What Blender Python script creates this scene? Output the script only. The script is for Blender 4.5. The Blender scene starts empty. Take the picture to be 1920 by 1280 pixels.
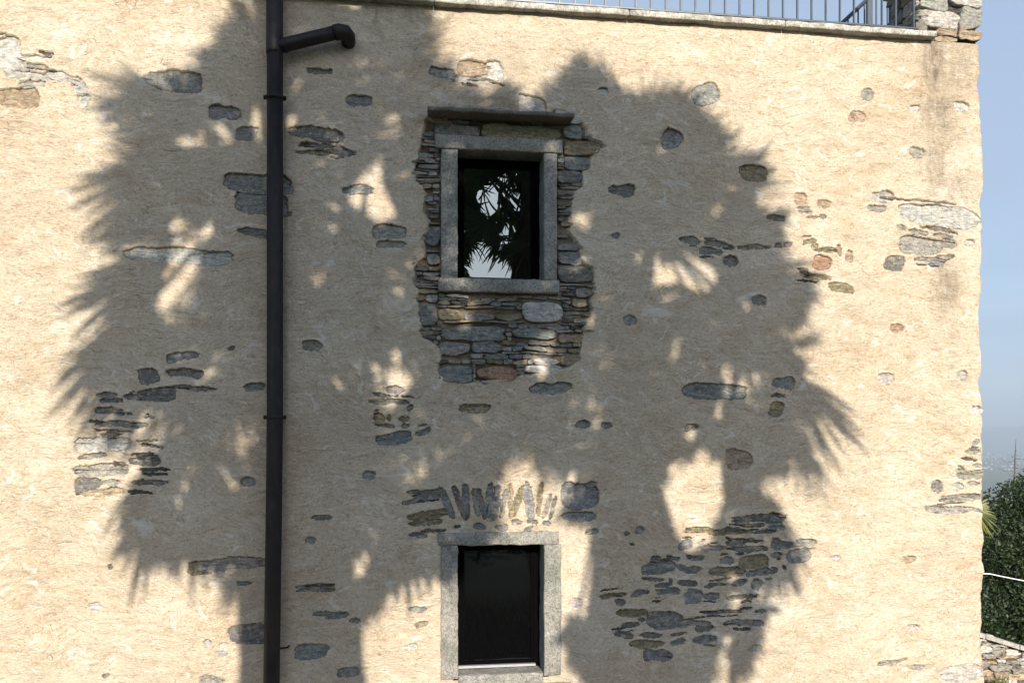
import bpy, math, random
import numpy as np
random.seed(7); rng = np.random.default_rng(7)
R = math.radians
scn = bpy.context.scene

# ------------------------------------------------------------------ camera, light, exposure
F = 1600.0; HZ = 815.0; YAW = R(7.9); D = 5.333; ZC = 3.6     # photo pixels / metres
cam_d = bpy.data.cameras.new('camera'); cam = bpy.data.objects.new('camera', cam_d)
scn.collection.objects.link(cam); scn.camera = cam
cam_d.sensor_width = 36; cam_d.lens = 36 * F / 1920
cam_d.shift_y = (HZ - 640) / 1920
cam_d.clip_end = 60000; cam_d.clip_start = 0.05
cam.location = (0, -D, ZC); cam.rotation_euler = (R(90), 0, -YAW)

SUN_EL, SUN_AZ = R(23), R(4)
S = np.array([math.sin(SUN_AZ) * math.cos(SUN_EL), -math.cos(SUN_AZ) * math.cos(SUN_EL), math.sin(SUN_EL)])
sd = bpy.data.lights.new('sun', 'SUN'); sd.energy = 4.7; sd.angle = R(0.44); sd.color = (1.0, 0.885, 0.745)
so = bpy.data.objects.new('sun', sd); scn.collection.objects.link(so)
so.rotation_euler = (R(90) - SUN_EL, 0, SUN_AZ)
so.location = (2, -20, 12)
w = bpy.data.worlds.new('World'); scn.world = w; w.use_nodes = True
nt = w.node_tree; sky = nt.nodes.new('ShaderNodeTexSky'); sky.sky_type = 'NISHITA'; sky.sun_disc = False
sky.sun_elevation = SUN_EL; sky.sun_rotation = R(180) - SUN_AZ
sky.air_density = 1.0; sky.dust_density = 1.6; sky.ozone_density = 2.5; sky.altitude = 300
bg = nt.nodes['Background']; bg.inputs[1].default_value = 0.12
# a thin milky veil of high cloud in front of the blue
tc = nt.nodes.new('ShaderNodeTexCoord'); mp = nt.nodes.new('ShaderNodeMapping'); mp.inputs['Scale'].default_value = (1.2, 1.2, 5.0); mp.inputs['Rotation'].default_value = (0.1, 0.15, 0)
nt.links.new(tc.outputs['Generated'], mp.inputs[0]); ns = nt.nodes.new('ShaderNodeTexNoise'); ns.inputs['Scale'].default_value = 2.2; ns.inputs['Detail'].default_value = 7; ns.inputs['Distortion'].default_value = 0.6
nt.links.new(mp.outputs[0], ns.inputs['Vector']); mr = nt.nodes.new('ShaderNodeMapRange'); mr.inputs[1].default_value = 0.3; mr.inputs[2].default_value = 0.7; mr.inputs[3].default_value = 0.36; mr.inputs[4].default_value = 0.56
nt.links.new(ns.outputs[0], mr.inputs[0]); mx = nt.nodes.new('ShaderNodeMix'); mx.data_type = 'RGBA'
sx = nt.nodes.new('ShaderNodeSeparateXYZ'); nt.links.new(tc.outputs['Generated'], sx.inputs[0])
ma = nt.nodes.new('ShaderNodeMath'); ma.operation = 'MULTIPLY_ADD'; ma.use_clamp = True; nt.links.new(sx.outputs[1], ma.inputs[0]); ma.inputs[1].default_value = 0.50; nt.links.new(mr.outputs[0], ma.inputs[2])
nt.links.new(ma.outputs[0], mx.inputs[0]); nt.links.new(sky.outputs[0], mx.inputs[6]); mx.inputs[7].default_value = (1.90, 2.36, 3.08, 1)
nt.links.new(mx.outputs[2], bg.inputs[0])
scn.view_settings.view_transform = 'Standard'; scn.view_settings.look = 'None'
scn.view_settings.exposure = 1.02; scn.view_settings.gamma = 1
scn.cycles.max_bounces = 6

# ------------------------------------------------------------------ mapping photo pixel -> a plane of the place
cy, sy = math.cos(YAW), math.sin(YAW)
def ray(px, py, Y):
    a = (px - 960) / F; b = (HZ - py) / F
    t = (D + Y) / (cy - a * sy)
    return (t * (sy + a * cy), Y, ZC + t * b)
def W(px, py):
    p = ray(px, py, 0); return (p[0], p[2])
def rect(x0, y0, x1, y1):
    a = W(x0, y1); b = W(x1, y0); return (a[0], a[1], b[0], b[1])
def at(px, py, t):
    a = (px - 960) / F; b = (HZ - py) / F
    return (t * (sy + a * cy), -D + t * (cy - a * sy), ZC + t * b)
PX = 1 / 300.0

# ------------------------------------------------------------------ noise
def _h(ix, iy, s):
    n = (ix.astype(np.int64) * 374761393 + iy.astype(np.int64) * 668265263 + s * 2147483647) & 0xffffffff
    n = ((n ^ (n >> 13)) * 1274126177) & 0xffffffff
    return ((n ^ (n >> 16)) & 0xffff) / 65535.0
def vn(x, y, s=0):
    x = np.asarray(x, float); y = np.asarray(y, float)
    ix = np.floor(x); iy = np.floor(y); fx = x - ix; fy = y - iy
    fx = fx * fx * (3 - 2 * fx); fy = fy * fy * (3 - 2 * fy)
    a = _h(ix, iy, s); b = _h(ix + 1, iy, s); c = _h(ix, iy + 1, s); d = _h(ix + 1, iy + 1, s)
    return (a * (1 - fx) + b * fx) * (1 - fy) + (c * (1 - fx) + d * fx) * fy - 0.5
def fbm(x, y, o=4, s=0):
    r = 0; a = 1.0
    for i in range(o):
        r = r + a * vn(x * 2 ** i + 17.3 * i, y * 2 ** i + 5.1 * i, s + i); a *= 0.5
    return r

# ------------------------------------------------------------------ object helpers
def tag(o, label=None, cat=None, group=None, kind=None):
    if label: o['label'] = label
    if cat: o['category'] = cat
    if group: o['group'] = group
    if kind: o['kind'] = kind
    return o
def empty(name, loc, label, cat, group=None):
    o = bpy.data.objects.new(name, None); scn.collection.objects.link(o); o.location = loc
    return tag(o, label, cat, group)
class MB:
    def __init__(s): s.v = []; s.f = []; s.c = []; s.n = 0
    def add(s, vs, fs, col=None):
        s.v.extend([tuple(map(float, p)) for p in vs]); s.f.extend([tuple(i + s.n for i in f) for f in fs])
        if col is not None: s.c.extend([col] * len(vs))
        s.n += len(vs)
    def box(s, x0, x1, y0, y1, z0, z1, b=0.0, jit=0.0, col=None, seg=0.0):
        # box with bevelled (chamfered) edges, sides subdivided and slightly uneven so stone reads as worked
        def ax(a0, a1):
            n = max(1, int((a1 - a0) / seg)) if seg else 1
            r = list(np.linspace(a0 + b, a1 - b, n + 1))
            return [a0] + r + [a1] if b else r
        X, Y, Z = ax(x0, x1), ax(y0, y1), ax(z0, z1)
        cx, cyy, cz = (x0 + x1) / 2, (y0 + y1) / 2, (z0 + z1) / 2
        idx = {}; vs = []; fs = []
        def vid(i, j, k):
            key = (i, j, k)
            if key not in idx:
                p = [X[i], Y[j], Z[k]]
                ex = [i in (0, len(X) - 1), j in (0, len(Y) - 1), k in (0, len(Z) - 1)]
                if b and sum(ex) >= 2:
                    cc = (cx, cyy, cz); f = 0.4 if sum(ex) == 2 else 0.55
                    for q in range(3):
                        if ex[q]: p[q] += (b * f) * (1 if p[q] < cc[q] else -1)
                if jit:
                    for q in range(3):
                        p[q] += jit * float(vn(np.array(p[0] * 23 + q * 9 + p[1] * 7), np.array(p[2] * 23 + p[1] * 13), 3 + q)) * 2
                idx[key] = len(vs); vs.append(p)
            return idx[key]
        a, c, d = len(X) - 1, len(Y) - 1, len(Z) - 1
        for i in range(a):
            for j in range(c):
                fs.append((vid(i, j, 0), vid(i, j + 1, 0), vid(i + 1, j + 1, 0), vid(i + 1, j, 0)))
                fs.append((vid(i, j, d), vid(i + 1, j, d), vid(i + 1, j + 1, d), vid(i, j + 1, d)))
        for i in range(a):
            for k in range(d):
                fs.append((vid(i, 0, k), vid(i + 1, 0, k), vid(i + 1, 0, k + 1), vid(i, 0, k + 1)))
                fs.append((vid(i, c, k), vid(i, c, k + 1), vid(i + 1, c, k + 1), vid(i + 1, c, k)))
        for j in range(c):
            for k in range(d):
                fs.append((vid(0, j, k), vid(0, j, k + 1), vid(0, j + 1, k + 1), vid(0, j + 1, k)))
                fs.append((vid(a, j, k), vid(a, j + 1, k), vid(a, j + 1, k + 1), vid(a, j, k + 1)))
        s.add(vs, fs, col)
    def tube(s, pts, rad, n=12, col=None, cap=True):
        pts = [np.array(p, float) for p in pts]; rad = rad if hasattr(rad, '__len__') else [rad] * len(pts)
        vs = []; fs = []; up = np.array([0, 0, 1.0])
        t0 = pts[1] - pts[0]; t0 /= np.linalg.norm(t0)
        if abs(t0 @ up) > 0.9: up = np.array([0, 1.0, 0])
        u = np.cross(t0, up); u /= np.linalg.norm(u)
        for i, p in enumerate(pts):
            t = pts[min(i + 1, len(pts) - 1)] - pts[max(i - 1, 0)]; t /= np.linalg.norm(t)
            u = u - t * (u @ t); u /= np.linalg.norm(u); v = np.cross(t, u)
            for k in range(n):
                a = 2 * math.pi * k / n
                vs.append(p + rad[i] * (math.cos(a) * u + math.sin(a) * v))
        for i in range(len(pts) - 1):
            for k in range(n):
                fs.append((i * n + k, i * n + (k + 1) % n, (i + 1) * n + (k + 1) % n, (i + 1) * n + k))
        if cap:
            fs.append(tuple(range(n))[::-1]); fs.append(tuple((len(pts) - 1) * n + k for k in range(n)))
        s.add(vs, fs, col)
    def build(s, name, mat, parent=None, smooth=False, label=None):
        m = bpy.data.meshes.new(name); m.from_pydata(s.v, [], s.f); m.update()
        if s.c:
            a = m.attributes.new('col', 'FLOAT_COLOR', 'POINT')
            a.data.foreach_set('color', np.array([(*c, 1) for c in s.c], dtype=np.float32).ravel())
        if smooth: m.shade_smooth()
        m.materials.append(mat)
        o = bpy.data.objects.new(name, m); scn.collection.objects.link(o)
        if parent:
            o.parent = parent; 
            l = parent; off = np.zeros(3)
            while l: off = off + np.array(l.location); l = l.parent
            if np.abs(off).sum() > 0:
                co = np.array(s.v) - off; m.vertices.foreach_set('co', co.astype(np.float32).ravel()); m.update()
        if label: o['label'] = label
        return o

# ------------------------------------------------------------------ materials
def mat(name):
    m = bpy.data.materials.new(name); m.use_nodes = True
    n = m.node_tree.nodes; return m, n, m.node_tree.links, n['Principled BSDF']
def noise(n, l, vec, scale, det=4, rough=0.6, dist=0.0):
    t = n.new('ShaderNodeTexNoise'); t.inputs['Scale'].default_value = scale; t.inputs['Detail'].default_value = det
    t.inputs['Roughness'].default_value = rough; t.inputs['Distortion'].default_value = dist
    if vec is not None: l.new(vec, t.inputs['Vector'])
    return t.outputs[0]
def mapping(n, l, vec, sc, rot=(0, 0, 0)):
    m = n.new('ShaderNodeMapping'); m.inputs['Scale'].default_value = sc; m.inputs['Rotation'].default_value = rot
    l.new(vec, m.inputs['Vector']); return m.outputs[0]
def ramp(n, l, fac, stops):
    r = n.new('ShaderNodeValToRGB'); e = r.color_ramp.elements
    while len(e) < len(stops): e.new(0.5)
    for q, (p, c) in zip(e, stops):
        q.position = p; q.color = (*c, 1) if len(c) == 3 else c
    l.new(fac, r.inputs[0]); return r.outputs[0]
def mix(n, l, fac, a, b, mode='MIX'):
    m = n.new('ShaderNodeMix'); m.data_type = 'RGBA'; m.blend_type = mode
    for sock, v in ((m.inputs[0], fac), (m.inputs[6], a), (m.inputs[7], b)):
        if hasattr(v, 'type') and hasattr(v, 'node'): l.new(v, sock)
        elif isinstance(v, tuple): sock.default_value = (*v, 1)
        else: sock.default_value = v
    return m.outputs[2]
def math_(n, l, op, a, b=None, c=None):
    m = n.new('ShaderNodeMath'); m.operation = op
    for i, v in enumerate((a, b, c)):
        if v is None: continue
        if hasattr(v, 'node'): l.new(v, m.inputs[i])
        else: m.inputs[i].default_value = v
    return m.outputs[0]
def bump(n, l, h, strength, dist, nrm=None):
    b = n.new('ShaderNodeBump'); b.inputs['Strength'].default_value = strength; b.inputs['Distance'].default_value = dist
    l.new(h, b.inputs['Height'])
    if nrm is not None: l.new(nrm, b.inputs['Normal'])
    return b.outputs[0]
def attr(n, name):
    a = n.new('ShaderNodeAttribute'); a.attribute_name = name; return a
def geo_pos(n): return n.new('ShaderNodeNewGeometry').outputs['Position']

def plaster_mat():
    m, n, l, b = mat('lime_plaster'); pos = geo_pos(n)
    # flow-warped coordinates: trowel strokes run mostly level but swirl a little
    wn = n.new('ShaderNodeTexNoise'); wn.inputs['Scale'].default_value = 1.7; wn.inputs['Detail'].default_value = 2; l.new(pos, wn.inputs['Vector'])
    vm = n.new('ShaderNodeVectorMath'); vm.operation = 'SCALE'; vm.inputs['Scale'].default_value = 0.30; l.new(wn.outputs[1], vm.inputs[0])
    va = n.new('ShaderNodeVectorMath'); va.operation = 'ADD'; l.new(pos, va.inputs[0]); l.new(vm.outputs[0], va.inputs[1]); wp = va.outputs[0]
    strokes = noise(n, l, mapping(n, l, wp, (9, 9, 34)), 2.6, 7, 0.72, 1.1)
    grit = noise(n, l, mapping(n, l, pos, (1, 1, 1.6)), 120, 4, 0.7, 0.3)
    big = noise(n, l, pos, 1.1, 5, 0.6, 0.4)
    med = noise(n, l, mapping(n, l, wp, (1, 1, 2.2)), 5.5, 6, 0.65, 0.8)
    c = ramp(n, l, big, [(0.32, (0.49, 0.41, 0.305)), (0.43, (0.54, 0.475, 0.372)), (0.52, (0.56, 0.497, 0.393)), (0.68, (0.60, 0.55, 0.455))])
    c2 = ramp(n, l, med, [(0.3, (0.86, 0.82, 0.77)), (0.5, (1, 1, 1)), (0.72, (1.06, 1.07, 1.09))])
    c = mix(n, l, 1.0, c, c2, 'MULTIPLY')
    c3 = ramp(n, l, strokes, [(0.30, (0.60, 0.52, 0.44)), (0.43, (0.94, 0.93, 0.91)), (0.55, (1.03, 1.03, 1.03)), (0.72, (1.13, 1.15, 1.18))])
    reg = ramp(n, l, noise(n, l, pos, 1.5, 3, 0.6, 0.5), [(0.38, (0.12,) * 3), (0.6, (0.85,) * 3)])
    c = mix(n, l, reg, c, c3, 'MULTIPLY')
    c4 = ramp(n, l, grit, [(0.30, (0.45, 0.38, 0.31)), (0.43, (0.97, 0.96, 0.95)), (0.6, (1.05, 1.05, 1.05)), (0.75, (1.2, 1.2, 1.2))])
    c = mix(n, l, 0.8, c, c4, 'MULTIPLY')
    mot = noise(n, l, mapping(n, l, wp, (1, 1, 1.7)), 42, 5, 0.75, 0.5)
    c = mix(n, l, 0.9, c, ramp(n, l, mot, [(0.30, (0.66, 0.60, 0.54)), (0.46, (0.97, 0.96, 0.95)), (0.6, (1.07, 1.07, 1.07)), (0.74, (1.22, 1.24, 1.26))]), 'MULTIPLY')
    pit = noise(n, l, mapping(n, l, wp, (1, 1, 2.6)), 62, 3, 0.6, 0.4)
    pitm = ramp(n, l, pit, [(0.64, (0, 0, 0)), (0.70, (0.75,) * 3)])
    c = mix(n, l, pitm, c, (0.25, 0.175, 0.11))
    m2 = noise(n, l, mapping(n, l, wp, (1, 1, 1.5)), 17, 6, 0.75, 1.2)
    c = mix(n, l, 0.7, c, ramp(n, l, m2, [(0.30, (0.72, 0.68, 0.63)), (0.44, (0.96, 0.95, 0.94)), (0.56, (1.03, 1.03, 1.03)), (0.70, (1.2, 1.23, 1.27))]), 'MULTIPLY')
    # fine hair cracks
    v = n.new('ShaderNodeTexVoronoi'); v.feature = 'DISTANCE_TO_EDGE'; v.inputs['Scale'].default_value = 5.5
    l.new(mapping(n, l, wp, (1.1, 1.1, 3.6)), v.inputs['Vector'])
    crk = ramp(n, l, v.outputs['Distance'], [(0.0, (1, 1, 1)), (0.012, (0, 0, 0))])
    crm = ramp(n, l, noise(n, l, pos, 3.3, 4, 0.6), [(0.54, (0, 0, 0)), (0.64, (1, 1, 1))])
    crk = mix(n, l, 1.0, crk, crm, 'MULTIPLY')
    c = mix(n, l, crk, c, (0.22, 0.16, 0.10))
    # pale lime smears
    sm = noise(n, l, mapping(n, l, wp, (1, 1, 1.5)), 9, 5, 0.6, 0.9)
    smm = ramp(n, l, sm, [(0.60, (0, 0, 0)), (0.66, (1, 1, 1))])
    c = mix(n, l, math_(n, l, 'MULTIPLY', smm, 0.55), c, (0.70, 0.69, 0.66))
    # weather stains, sills of algae, earth in the joints, shade painted on the recess lips
    st = attr(n, 'stain').outputs['Fac']
    stn = math_(n, l, 'MULTIPLY', st, ramp(n, l, noise(n, l, mapping(n, l, pos, (3, 3, 1)), 7, 6, 0.75), [(0.35, (0.25,) * 3), (0.62, (1,) * 3)]))
    c = mix(n, l, stn, c, (0.14, 0.12, 0.09))
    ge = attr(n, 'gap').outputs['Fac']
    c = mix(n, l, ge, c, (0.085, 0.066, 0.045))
    l.new(c, b.inputs['Base Color']); b.inputs['Roughness'].default_value = 0.93
    b.inputs['Specular IOR Level'].default_value = 0.15
    h = math_(n, l, 'ADD', math_(n, l, 'MULTIPLY', strokes, 1.0), math_(n, l, 'ADD', math_(n, l, 'MULTIPLY', grit, 0.55), math_(n, l, 'MULTIPLY', mot, 0.7)))
    nb = bump(n, l, h, 1.0, 0.013)
    nb = bump(n, l, math_(n, l, 'ADD', crk, pitm), 0.6, -0.005, nb)
    l.new(nb, b.inputs['Normal'])
    return m
def stone_mat(name='schist', strat=True, wash=0.7):
    m, n, l, b = mat(name); pos = geo_pos(n)
    col = attr(n, 'col').outputs['Color']
    s1 = noise(n, l, mapping(n, l, pos, (14, 14, 60) if strat else (24, 24, 24)), 1.3, 6, 0.7, 0.8)
    s2 = noise(n, l, pos, 34, 5, 0.75, 0.3)
    s3 = noise(n, l, pos, 170, 3, 0.7)
    c = mix(n, l, 1.0, col, ramp(n, l, s1, [(0.3, (0.5, 0.5, 0.52)), (0.5, (1, 1, 1)), (0.7, (1.45, 1.42, 1.38))]), 'MULTIPLY')
    c = mix(n, l, 0.8, c, ramp(n, l, s2, [(0.32, (0.45, 0.45, 0.47)), (0.5, (1, 1, 1)), (0.68, (1.6, 1.55, 1.5))]), 'MULTIPLY')
    c = mix(n, l, ramp(n, l, noise(n, l, pos, 9, 5, 0.7, 0.5), [(0.56, (0, 0, 0)), (0.72, (0.5, 0.5, 0.5))]), c, (0.36, 0.29, 0.20))
    c = mix(n, l, 0.5, c, ramp(n, l, s3, [(0.4, (0.6,) * 3), (0.55, (1.1,) * 3), (0.7, (1.7,) * 3)]), 'MULTIPLY')
    if wash:   # lime plaster left smeared across the faces
        wv = noise(n, l, mapping(n, l, pos, (1, 1, 1.8)), 26, 5, 0.7, 0.8)
        c = mix(n, l, ramp(n, l, wv, [(0.53, (0, 0, 0)), (0.63, (wash,) * 3)]), c, (0.40, 0.355, 0.285))
    l.new(c, b.inputs['Base Color']); b.inputs['Roughness'].default_value = 0.8; b.inputs['Specular IOR Level'].default_value = 0.3
    h = math_(n, l, 'ADD', s1, math_(n, l, 'MULTIPLY', s2, 0.6))
    l.new(bump(n, l, h, 0.9, 0.014), b.inputs['Normal']); return m
def granite_mat(name, base, warm=0.0):
    base *= 0.98
    m, n, l, b = mat(name); pos = geo_pos(n)
    s = noise(n, l, pos, 130, 4, 0.8, 0.2); s2 = noise(n, l, pos, 6, 4, 0.6, 0.4)
    s4 = noise(n, l, mapping(n, l, pos, (1, 1, 1), (0, 0.6, 0)), 38, 4, 0.75, 1.2)
    k = base
    c = ramp(n, l, s, [(0.34, (k * .35, k * .37, k * .37)), (0.47, (k * .9, k * .92, k * .9)), (0.6, (k * 1.25, k * 1.25, k * 1.2)), (0.72, (k * 2.0, k * 2.0, k * 1.9))])
    c = mix(n, l, 1.0, c, ramp(n, l, s2, [(0.3, (0.65, 0.66, 0.6)), (0.6, (1.12, 1.08, 1.02))]), 'MULTIPLY')
    c = mix(n, l, 0.85, c, ramp(n, l, s4, [(0.36, (0.5, 0.52, 0.52)), (0.5, (1, 1, 1)), (0.66, (1.4, 1.38, 1.32))]), 'MULTIPLY')
    if warm:
        c = mix(n, l, ramp(n, l, noise(n, l, pos, 16, 5, 0.75, 0.5), [(0.42, (0, 0, 0)), (0.6, (warm,) * 3)]), c, (0.085, 0.07, 0.05))
    l.new(c, b.inputs['Base Color']); b.inputs['Roughness'].default_value = 0.75
    l.new(bump(n, l, math_(n, l, 'ADD', s4, math_(n, l, 'MULTIPLY', s, 0.5)), 0.6, 0.006), b.inputs['Normal']); return m
def plain_mat(name, col, rough=0.5, metal=0.0, var=0.25, scale=20, rust=None, spec=0.5, bmp=0.15):
    m, n, l, b = mat(name); pos = geo_pos(n)
    s = noise(n, l, pos, scale, 5, 0.65, 0.3)
    c = ramp(n, l, s, [(0.3, tuple(x * (1 - var) for x in col)), (0.7, tuple(x * (1 + var) for x in col))])
    if rust:
        r = ramp(n, l, noise(n, l, mapping(n, l, pos, (1, 1, 0.25)), 14, 6, 0.75, 0.6), [(0.5, (0, 0, 0)), (0.68, (0.8,) * 3)])
        c = mix(n, l, r, c, rust)
    l.new(c, b.inputs['Base Color']); b.inputs['Roughness'].default_value = rough; b.inputs['Metallic'].default_value = metal
    b.inputs['Specular IOR Level'].default_value = spec
    if bmp: l.new(bump(n, l, s, bmp, 0.01), b.inputs['Normal'])
    return m
def leaf_mat(name, dark, light, rough=0.45, scale=3.0):
    m, n, l, b = mat(name)
    a = attr(n, 'col').outputs['Color']; pos = geo_pos(n)
    sep = n.new('ShaderNodeSeparateColor'); l.new(a, sep.inputs[0])
    c = mix(n, l, sep.outputs[0], dark, light)
    l.new(c, b.inputs['Base Color']); b.inputs['Roughness'].default_value = rough
    tr = n.new('ShaderNodeBsdfTranslucent'); l.new(mix(n, l, 0.4, c, (0.25, 0.3, 0.03)), tr.inputs[0])
    ms = n.new('ShaderNodeMixShader'); ms.inputs[0].default_value = 0.18
    l.new(b.outputs[0], ms.inputs[1]); l.new(tr.outputs[0], ms.inputs[2])
    l.new(ms.outputs[0], n['Material Output'].inputs['Surface']); return m
M_plaster = plaster_mat(); M_stone = stone_mat(); M_rubble = stone_mat('bare_schist', True, 0.35)
M_granite = granite_mat('granite', 0.21); M_slab = granite_mat('mossy_slab', 0.10, 0.75)
M_coping = granite_mat('pale_coping_stone', 0.42, 0.55)
M_pipe = plain_mat('tarnished_pipe', (0.012, 0.0105, 0.0105), 0.55, 0.15, 0.4, 9, rust=(0.034, 0.022, 0.018), spec=0.3)
M_rail = plain_mat('dark_steel_paint', (0.028, 0.040, 0.055), 0.4, 0.3, 0.15, 12)
M_frame = plain_mat('black_window_frame', (0.0015, 0.0015, 0.0018), 0.8, 0.0, 0.1, 8, bmp=0, spec=0.03)
M_alu = plain_mat('pale_aluminium', (0.36, 0.37, 0.40), 0.35, 0.3, 0.1, 30)
M_rope = plain_mat('white_cord', (0.8, 0.8, 0.78), 0.8, 0, 0.1, 60)
M_bark = plain_mat('palm_bark', (0.10, 0.065, 0.035), 0.9, 0, 0.5, 14, bmp=0.9)
M_wood = plain_mat('grey_bark', (0.09, 0.075, 0.06), 0.9, 0, 0.4, 14, bmp=0.6)
M_leaf = leaf_mat('evergreen_leaf', (0.008, 0.018, 0.005), (0.030, 0.058, 0.015), 0.56)
M_palm = leaf_mat('palm_leaf', (0.02, 0.035, 0.01), (0.10, 0.13, 0.03), 0.5)
M_palm2 = leaf_mat('young_palm_leaf', (0.035, 0.05, 0.01), (0.15, 0.17, 0.035), 0.5)
def glass_mat(name, ior):
    m, n, l, b = mat(name)
    b.inputs['Base Color'].default_value = (0.002, 0.002, 0.0025, 1); b.inputs['Roughness'].default_value = 0.0
    b.inputs['IOR'].default_value = ior; b.inputs['Specular Tint'].default_value = (0.66, 0.82, 1.0, 1)
    l.new(bump(n, l, noise(n, l, geo_pos(n), 1.6, 2, 0.5), 0.12, 0.02), b.inputs['Normal']); return m
M_glass = glass_mat('coated_glass', 2.05); M_glass_low = glass_mat('clear_glass', 1.55)

# ------------------------------------------------------------------ stones
TONE_ = dict(b=(0.172, 0.186, 0.185), g=(0.235, 0.23, 0.21), d=(0.145, 0.148, 0.138), l=(0.36, 0.355, 0.34),
            t=(0.27, 0.22, 0.155), r=(0.27, 0.175, 0.115), o=(0.185, 0.165, 0.105), k=(0.075, 0.07, 0.06))
TONE = {k_: tuple(q_ * (1.0 if k_ in 'ltr' else 0.95) for q_ in c_) for k_, c_ in TONE_.items()}
def tone(k, v=0.14):
    c = TONE[k]; q = 1 + random.uniform(-v, v); return tuple(x * q * (1 + random.uniform(-.04, .04)) for x in c)
def blob(cx, cz, wd, ht, rot=0, p=2.7, jag=0.10, seed=None):
    n = max(14, int((wd + ht) * 2 / 0.010)); n = min(n, 90)
    if ht > .07: jag *= .6; p = max(p, 3.4)
    sd_ = random.randint(0, 9999) if seed is None else seed
    a = np.linspace(0, 2 * math.pi, n, endpoint=False)
    c, s = np.cos(a), np.sin(a)
    r = (np.abs(c) ** p + np.abs(s) ** p) ** (-1 / p)
    r = r * (1 + jag * 2.4 * vn(c * 1.7 + 31, s * 1.7 + sd_, sd_) + jag * 1.8 * vn(c * 4 + 31, s * 4 + sd_, sd_ + 1))
    x = c * r * wd / 2 ; z = s * r * ht / 2
    # lopsided: taper one end
    k = random.uniform(-.28, .28) * (0.15 if ht > 1.8 * wd else 1); z = z * (1 + k * x / (wd / 2)); k2 = random.uniform(-.2, .2); x = x + k2 * z
    z = z + min(ht * .38, .012) * vn(x * 14 + sd_, x * 0 + 4, sd_ + 3) * min(1.5, wd / ht / 3)   # slabs bend and pinch a little
    z = z * (1 + .5 * vn(x * 26 + sd_, x * 0 + 9, sd_ + 5) * (1 if wd > 2 * ht and wd < .2 else 0))
    t = R(rot); return np.stack([cx + x * math.cos(t) - z * math.sin(t), cz + x * math.sin(t) + z * math.cos(t)], 1)
def resample(poly, step=0.010, jit=0.0018):
    P = np.array(poly); out = []
    for i in range(len(P)):
        a, b = P[i], P[(i + 1) % len(P)]; n = max(1, int(np.linalg.norm(b - a) / step))
        for k in range(n): out.append(a + (b - a) * k / n)
    out = np.array(out)
    for _ in range(2): out = (np.roll(out, 1, 0) + 2 * out + np.roll(out, -1, 0)) / 4
    out += (rng.random(out.shape) - .5) * 2 * jit
    return out
def stone(mb, poly, d0, d1, amp, col, frame, back=0.05):
    """poly (u,v); depth d0 at the foot to d1 at the head; frame(u,v,d)->xyz (d away from the viewer)"""
    P = np.array(poly); c = P.mean(0); vmin, vmax = P[:, 1].min(), P[:, 1].max(); n = len(P)
    sc = [1.0, 1.0, 0.955, 0.84, 0.66, 0.44, 0.2]; ed = [back, 0.007, 0, 0, 0, 0, 0]
    sed = random.randint(0, 999); vs = []; fs = []
    er = min(1.0, (vmax - vmin) / 0.05)
    for q, (s, e) in enumerate(zip(sc, ed)):
        for p in P:
            u, v = c + (p - c) * s
            f = (v - vmin) / max(1e-4, vmax - vmin)
            d = d0 + (d1 - d0) * f
            if q >= 1:
                d += amp * float(fbm(np.array(u * 18 + sed), np.array(v * 45 + sed), 3, sed)) + e * er
            else: d = e + max(d, 0)
            vs.append(frame(u, v, d))
    u, v = c; f = (v - vmin) / max(1e-4, vmax - vmin)
    vs.append(frame(u, v, d0 + (d1 - d0) * f + amp * float(fbm(np.array(u * 18 + sed), np.array(v * 45 + sed), 3, sed))))
    for q in range(len(sc) - 1):
        for i in range(n):
            j = (i + 1) % n
            fs.append((q * n + i, q * n + j, (q + 1) * n + j, (q + 1) * n + i))
    m = len(sc) - 1
    for i in range(n): fs.append((m * n + i, m * n + (i + 1) % n, (m + 1) * n))
    mb.add(vs, fs, col)
def inpoly(x, z, P):
    x = np.asarray(x); z = np.asarray(z); r = np.zeros(x.shape, bool); n = len(P)
    for i in range(n):
        x0, z0 = P[i]; x1, z1 = P[(i + 1) % n]
        if z0 == z1: continue
        c = ((z0 > z) != (z1 > z)) & (x < (x1 - x0) * (z - z0) / (z1 - z0) + x0)
        r ^= c
    return r
def edgedist(x, z, P):
    d = np.full(np.shape(x), 1e9); n = len(P)
    for i in range(n):
        x0, z0 = P[i]; x1, z1 = P[(i + 1) % n]; dx, dz = x1 - x0, z1 - z0; L = dx * dx + dz * dz + 1e-12
        t = np.clip(((x - x0) * dx + (z - z0) * dz) / L, 0, 1)
        d = np.minimum(d, np.hypot(x - x0 - t * dx, z - z0 - t * dz))
    return d
FR = lambda u, v, d: (u, d, v)

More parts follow.
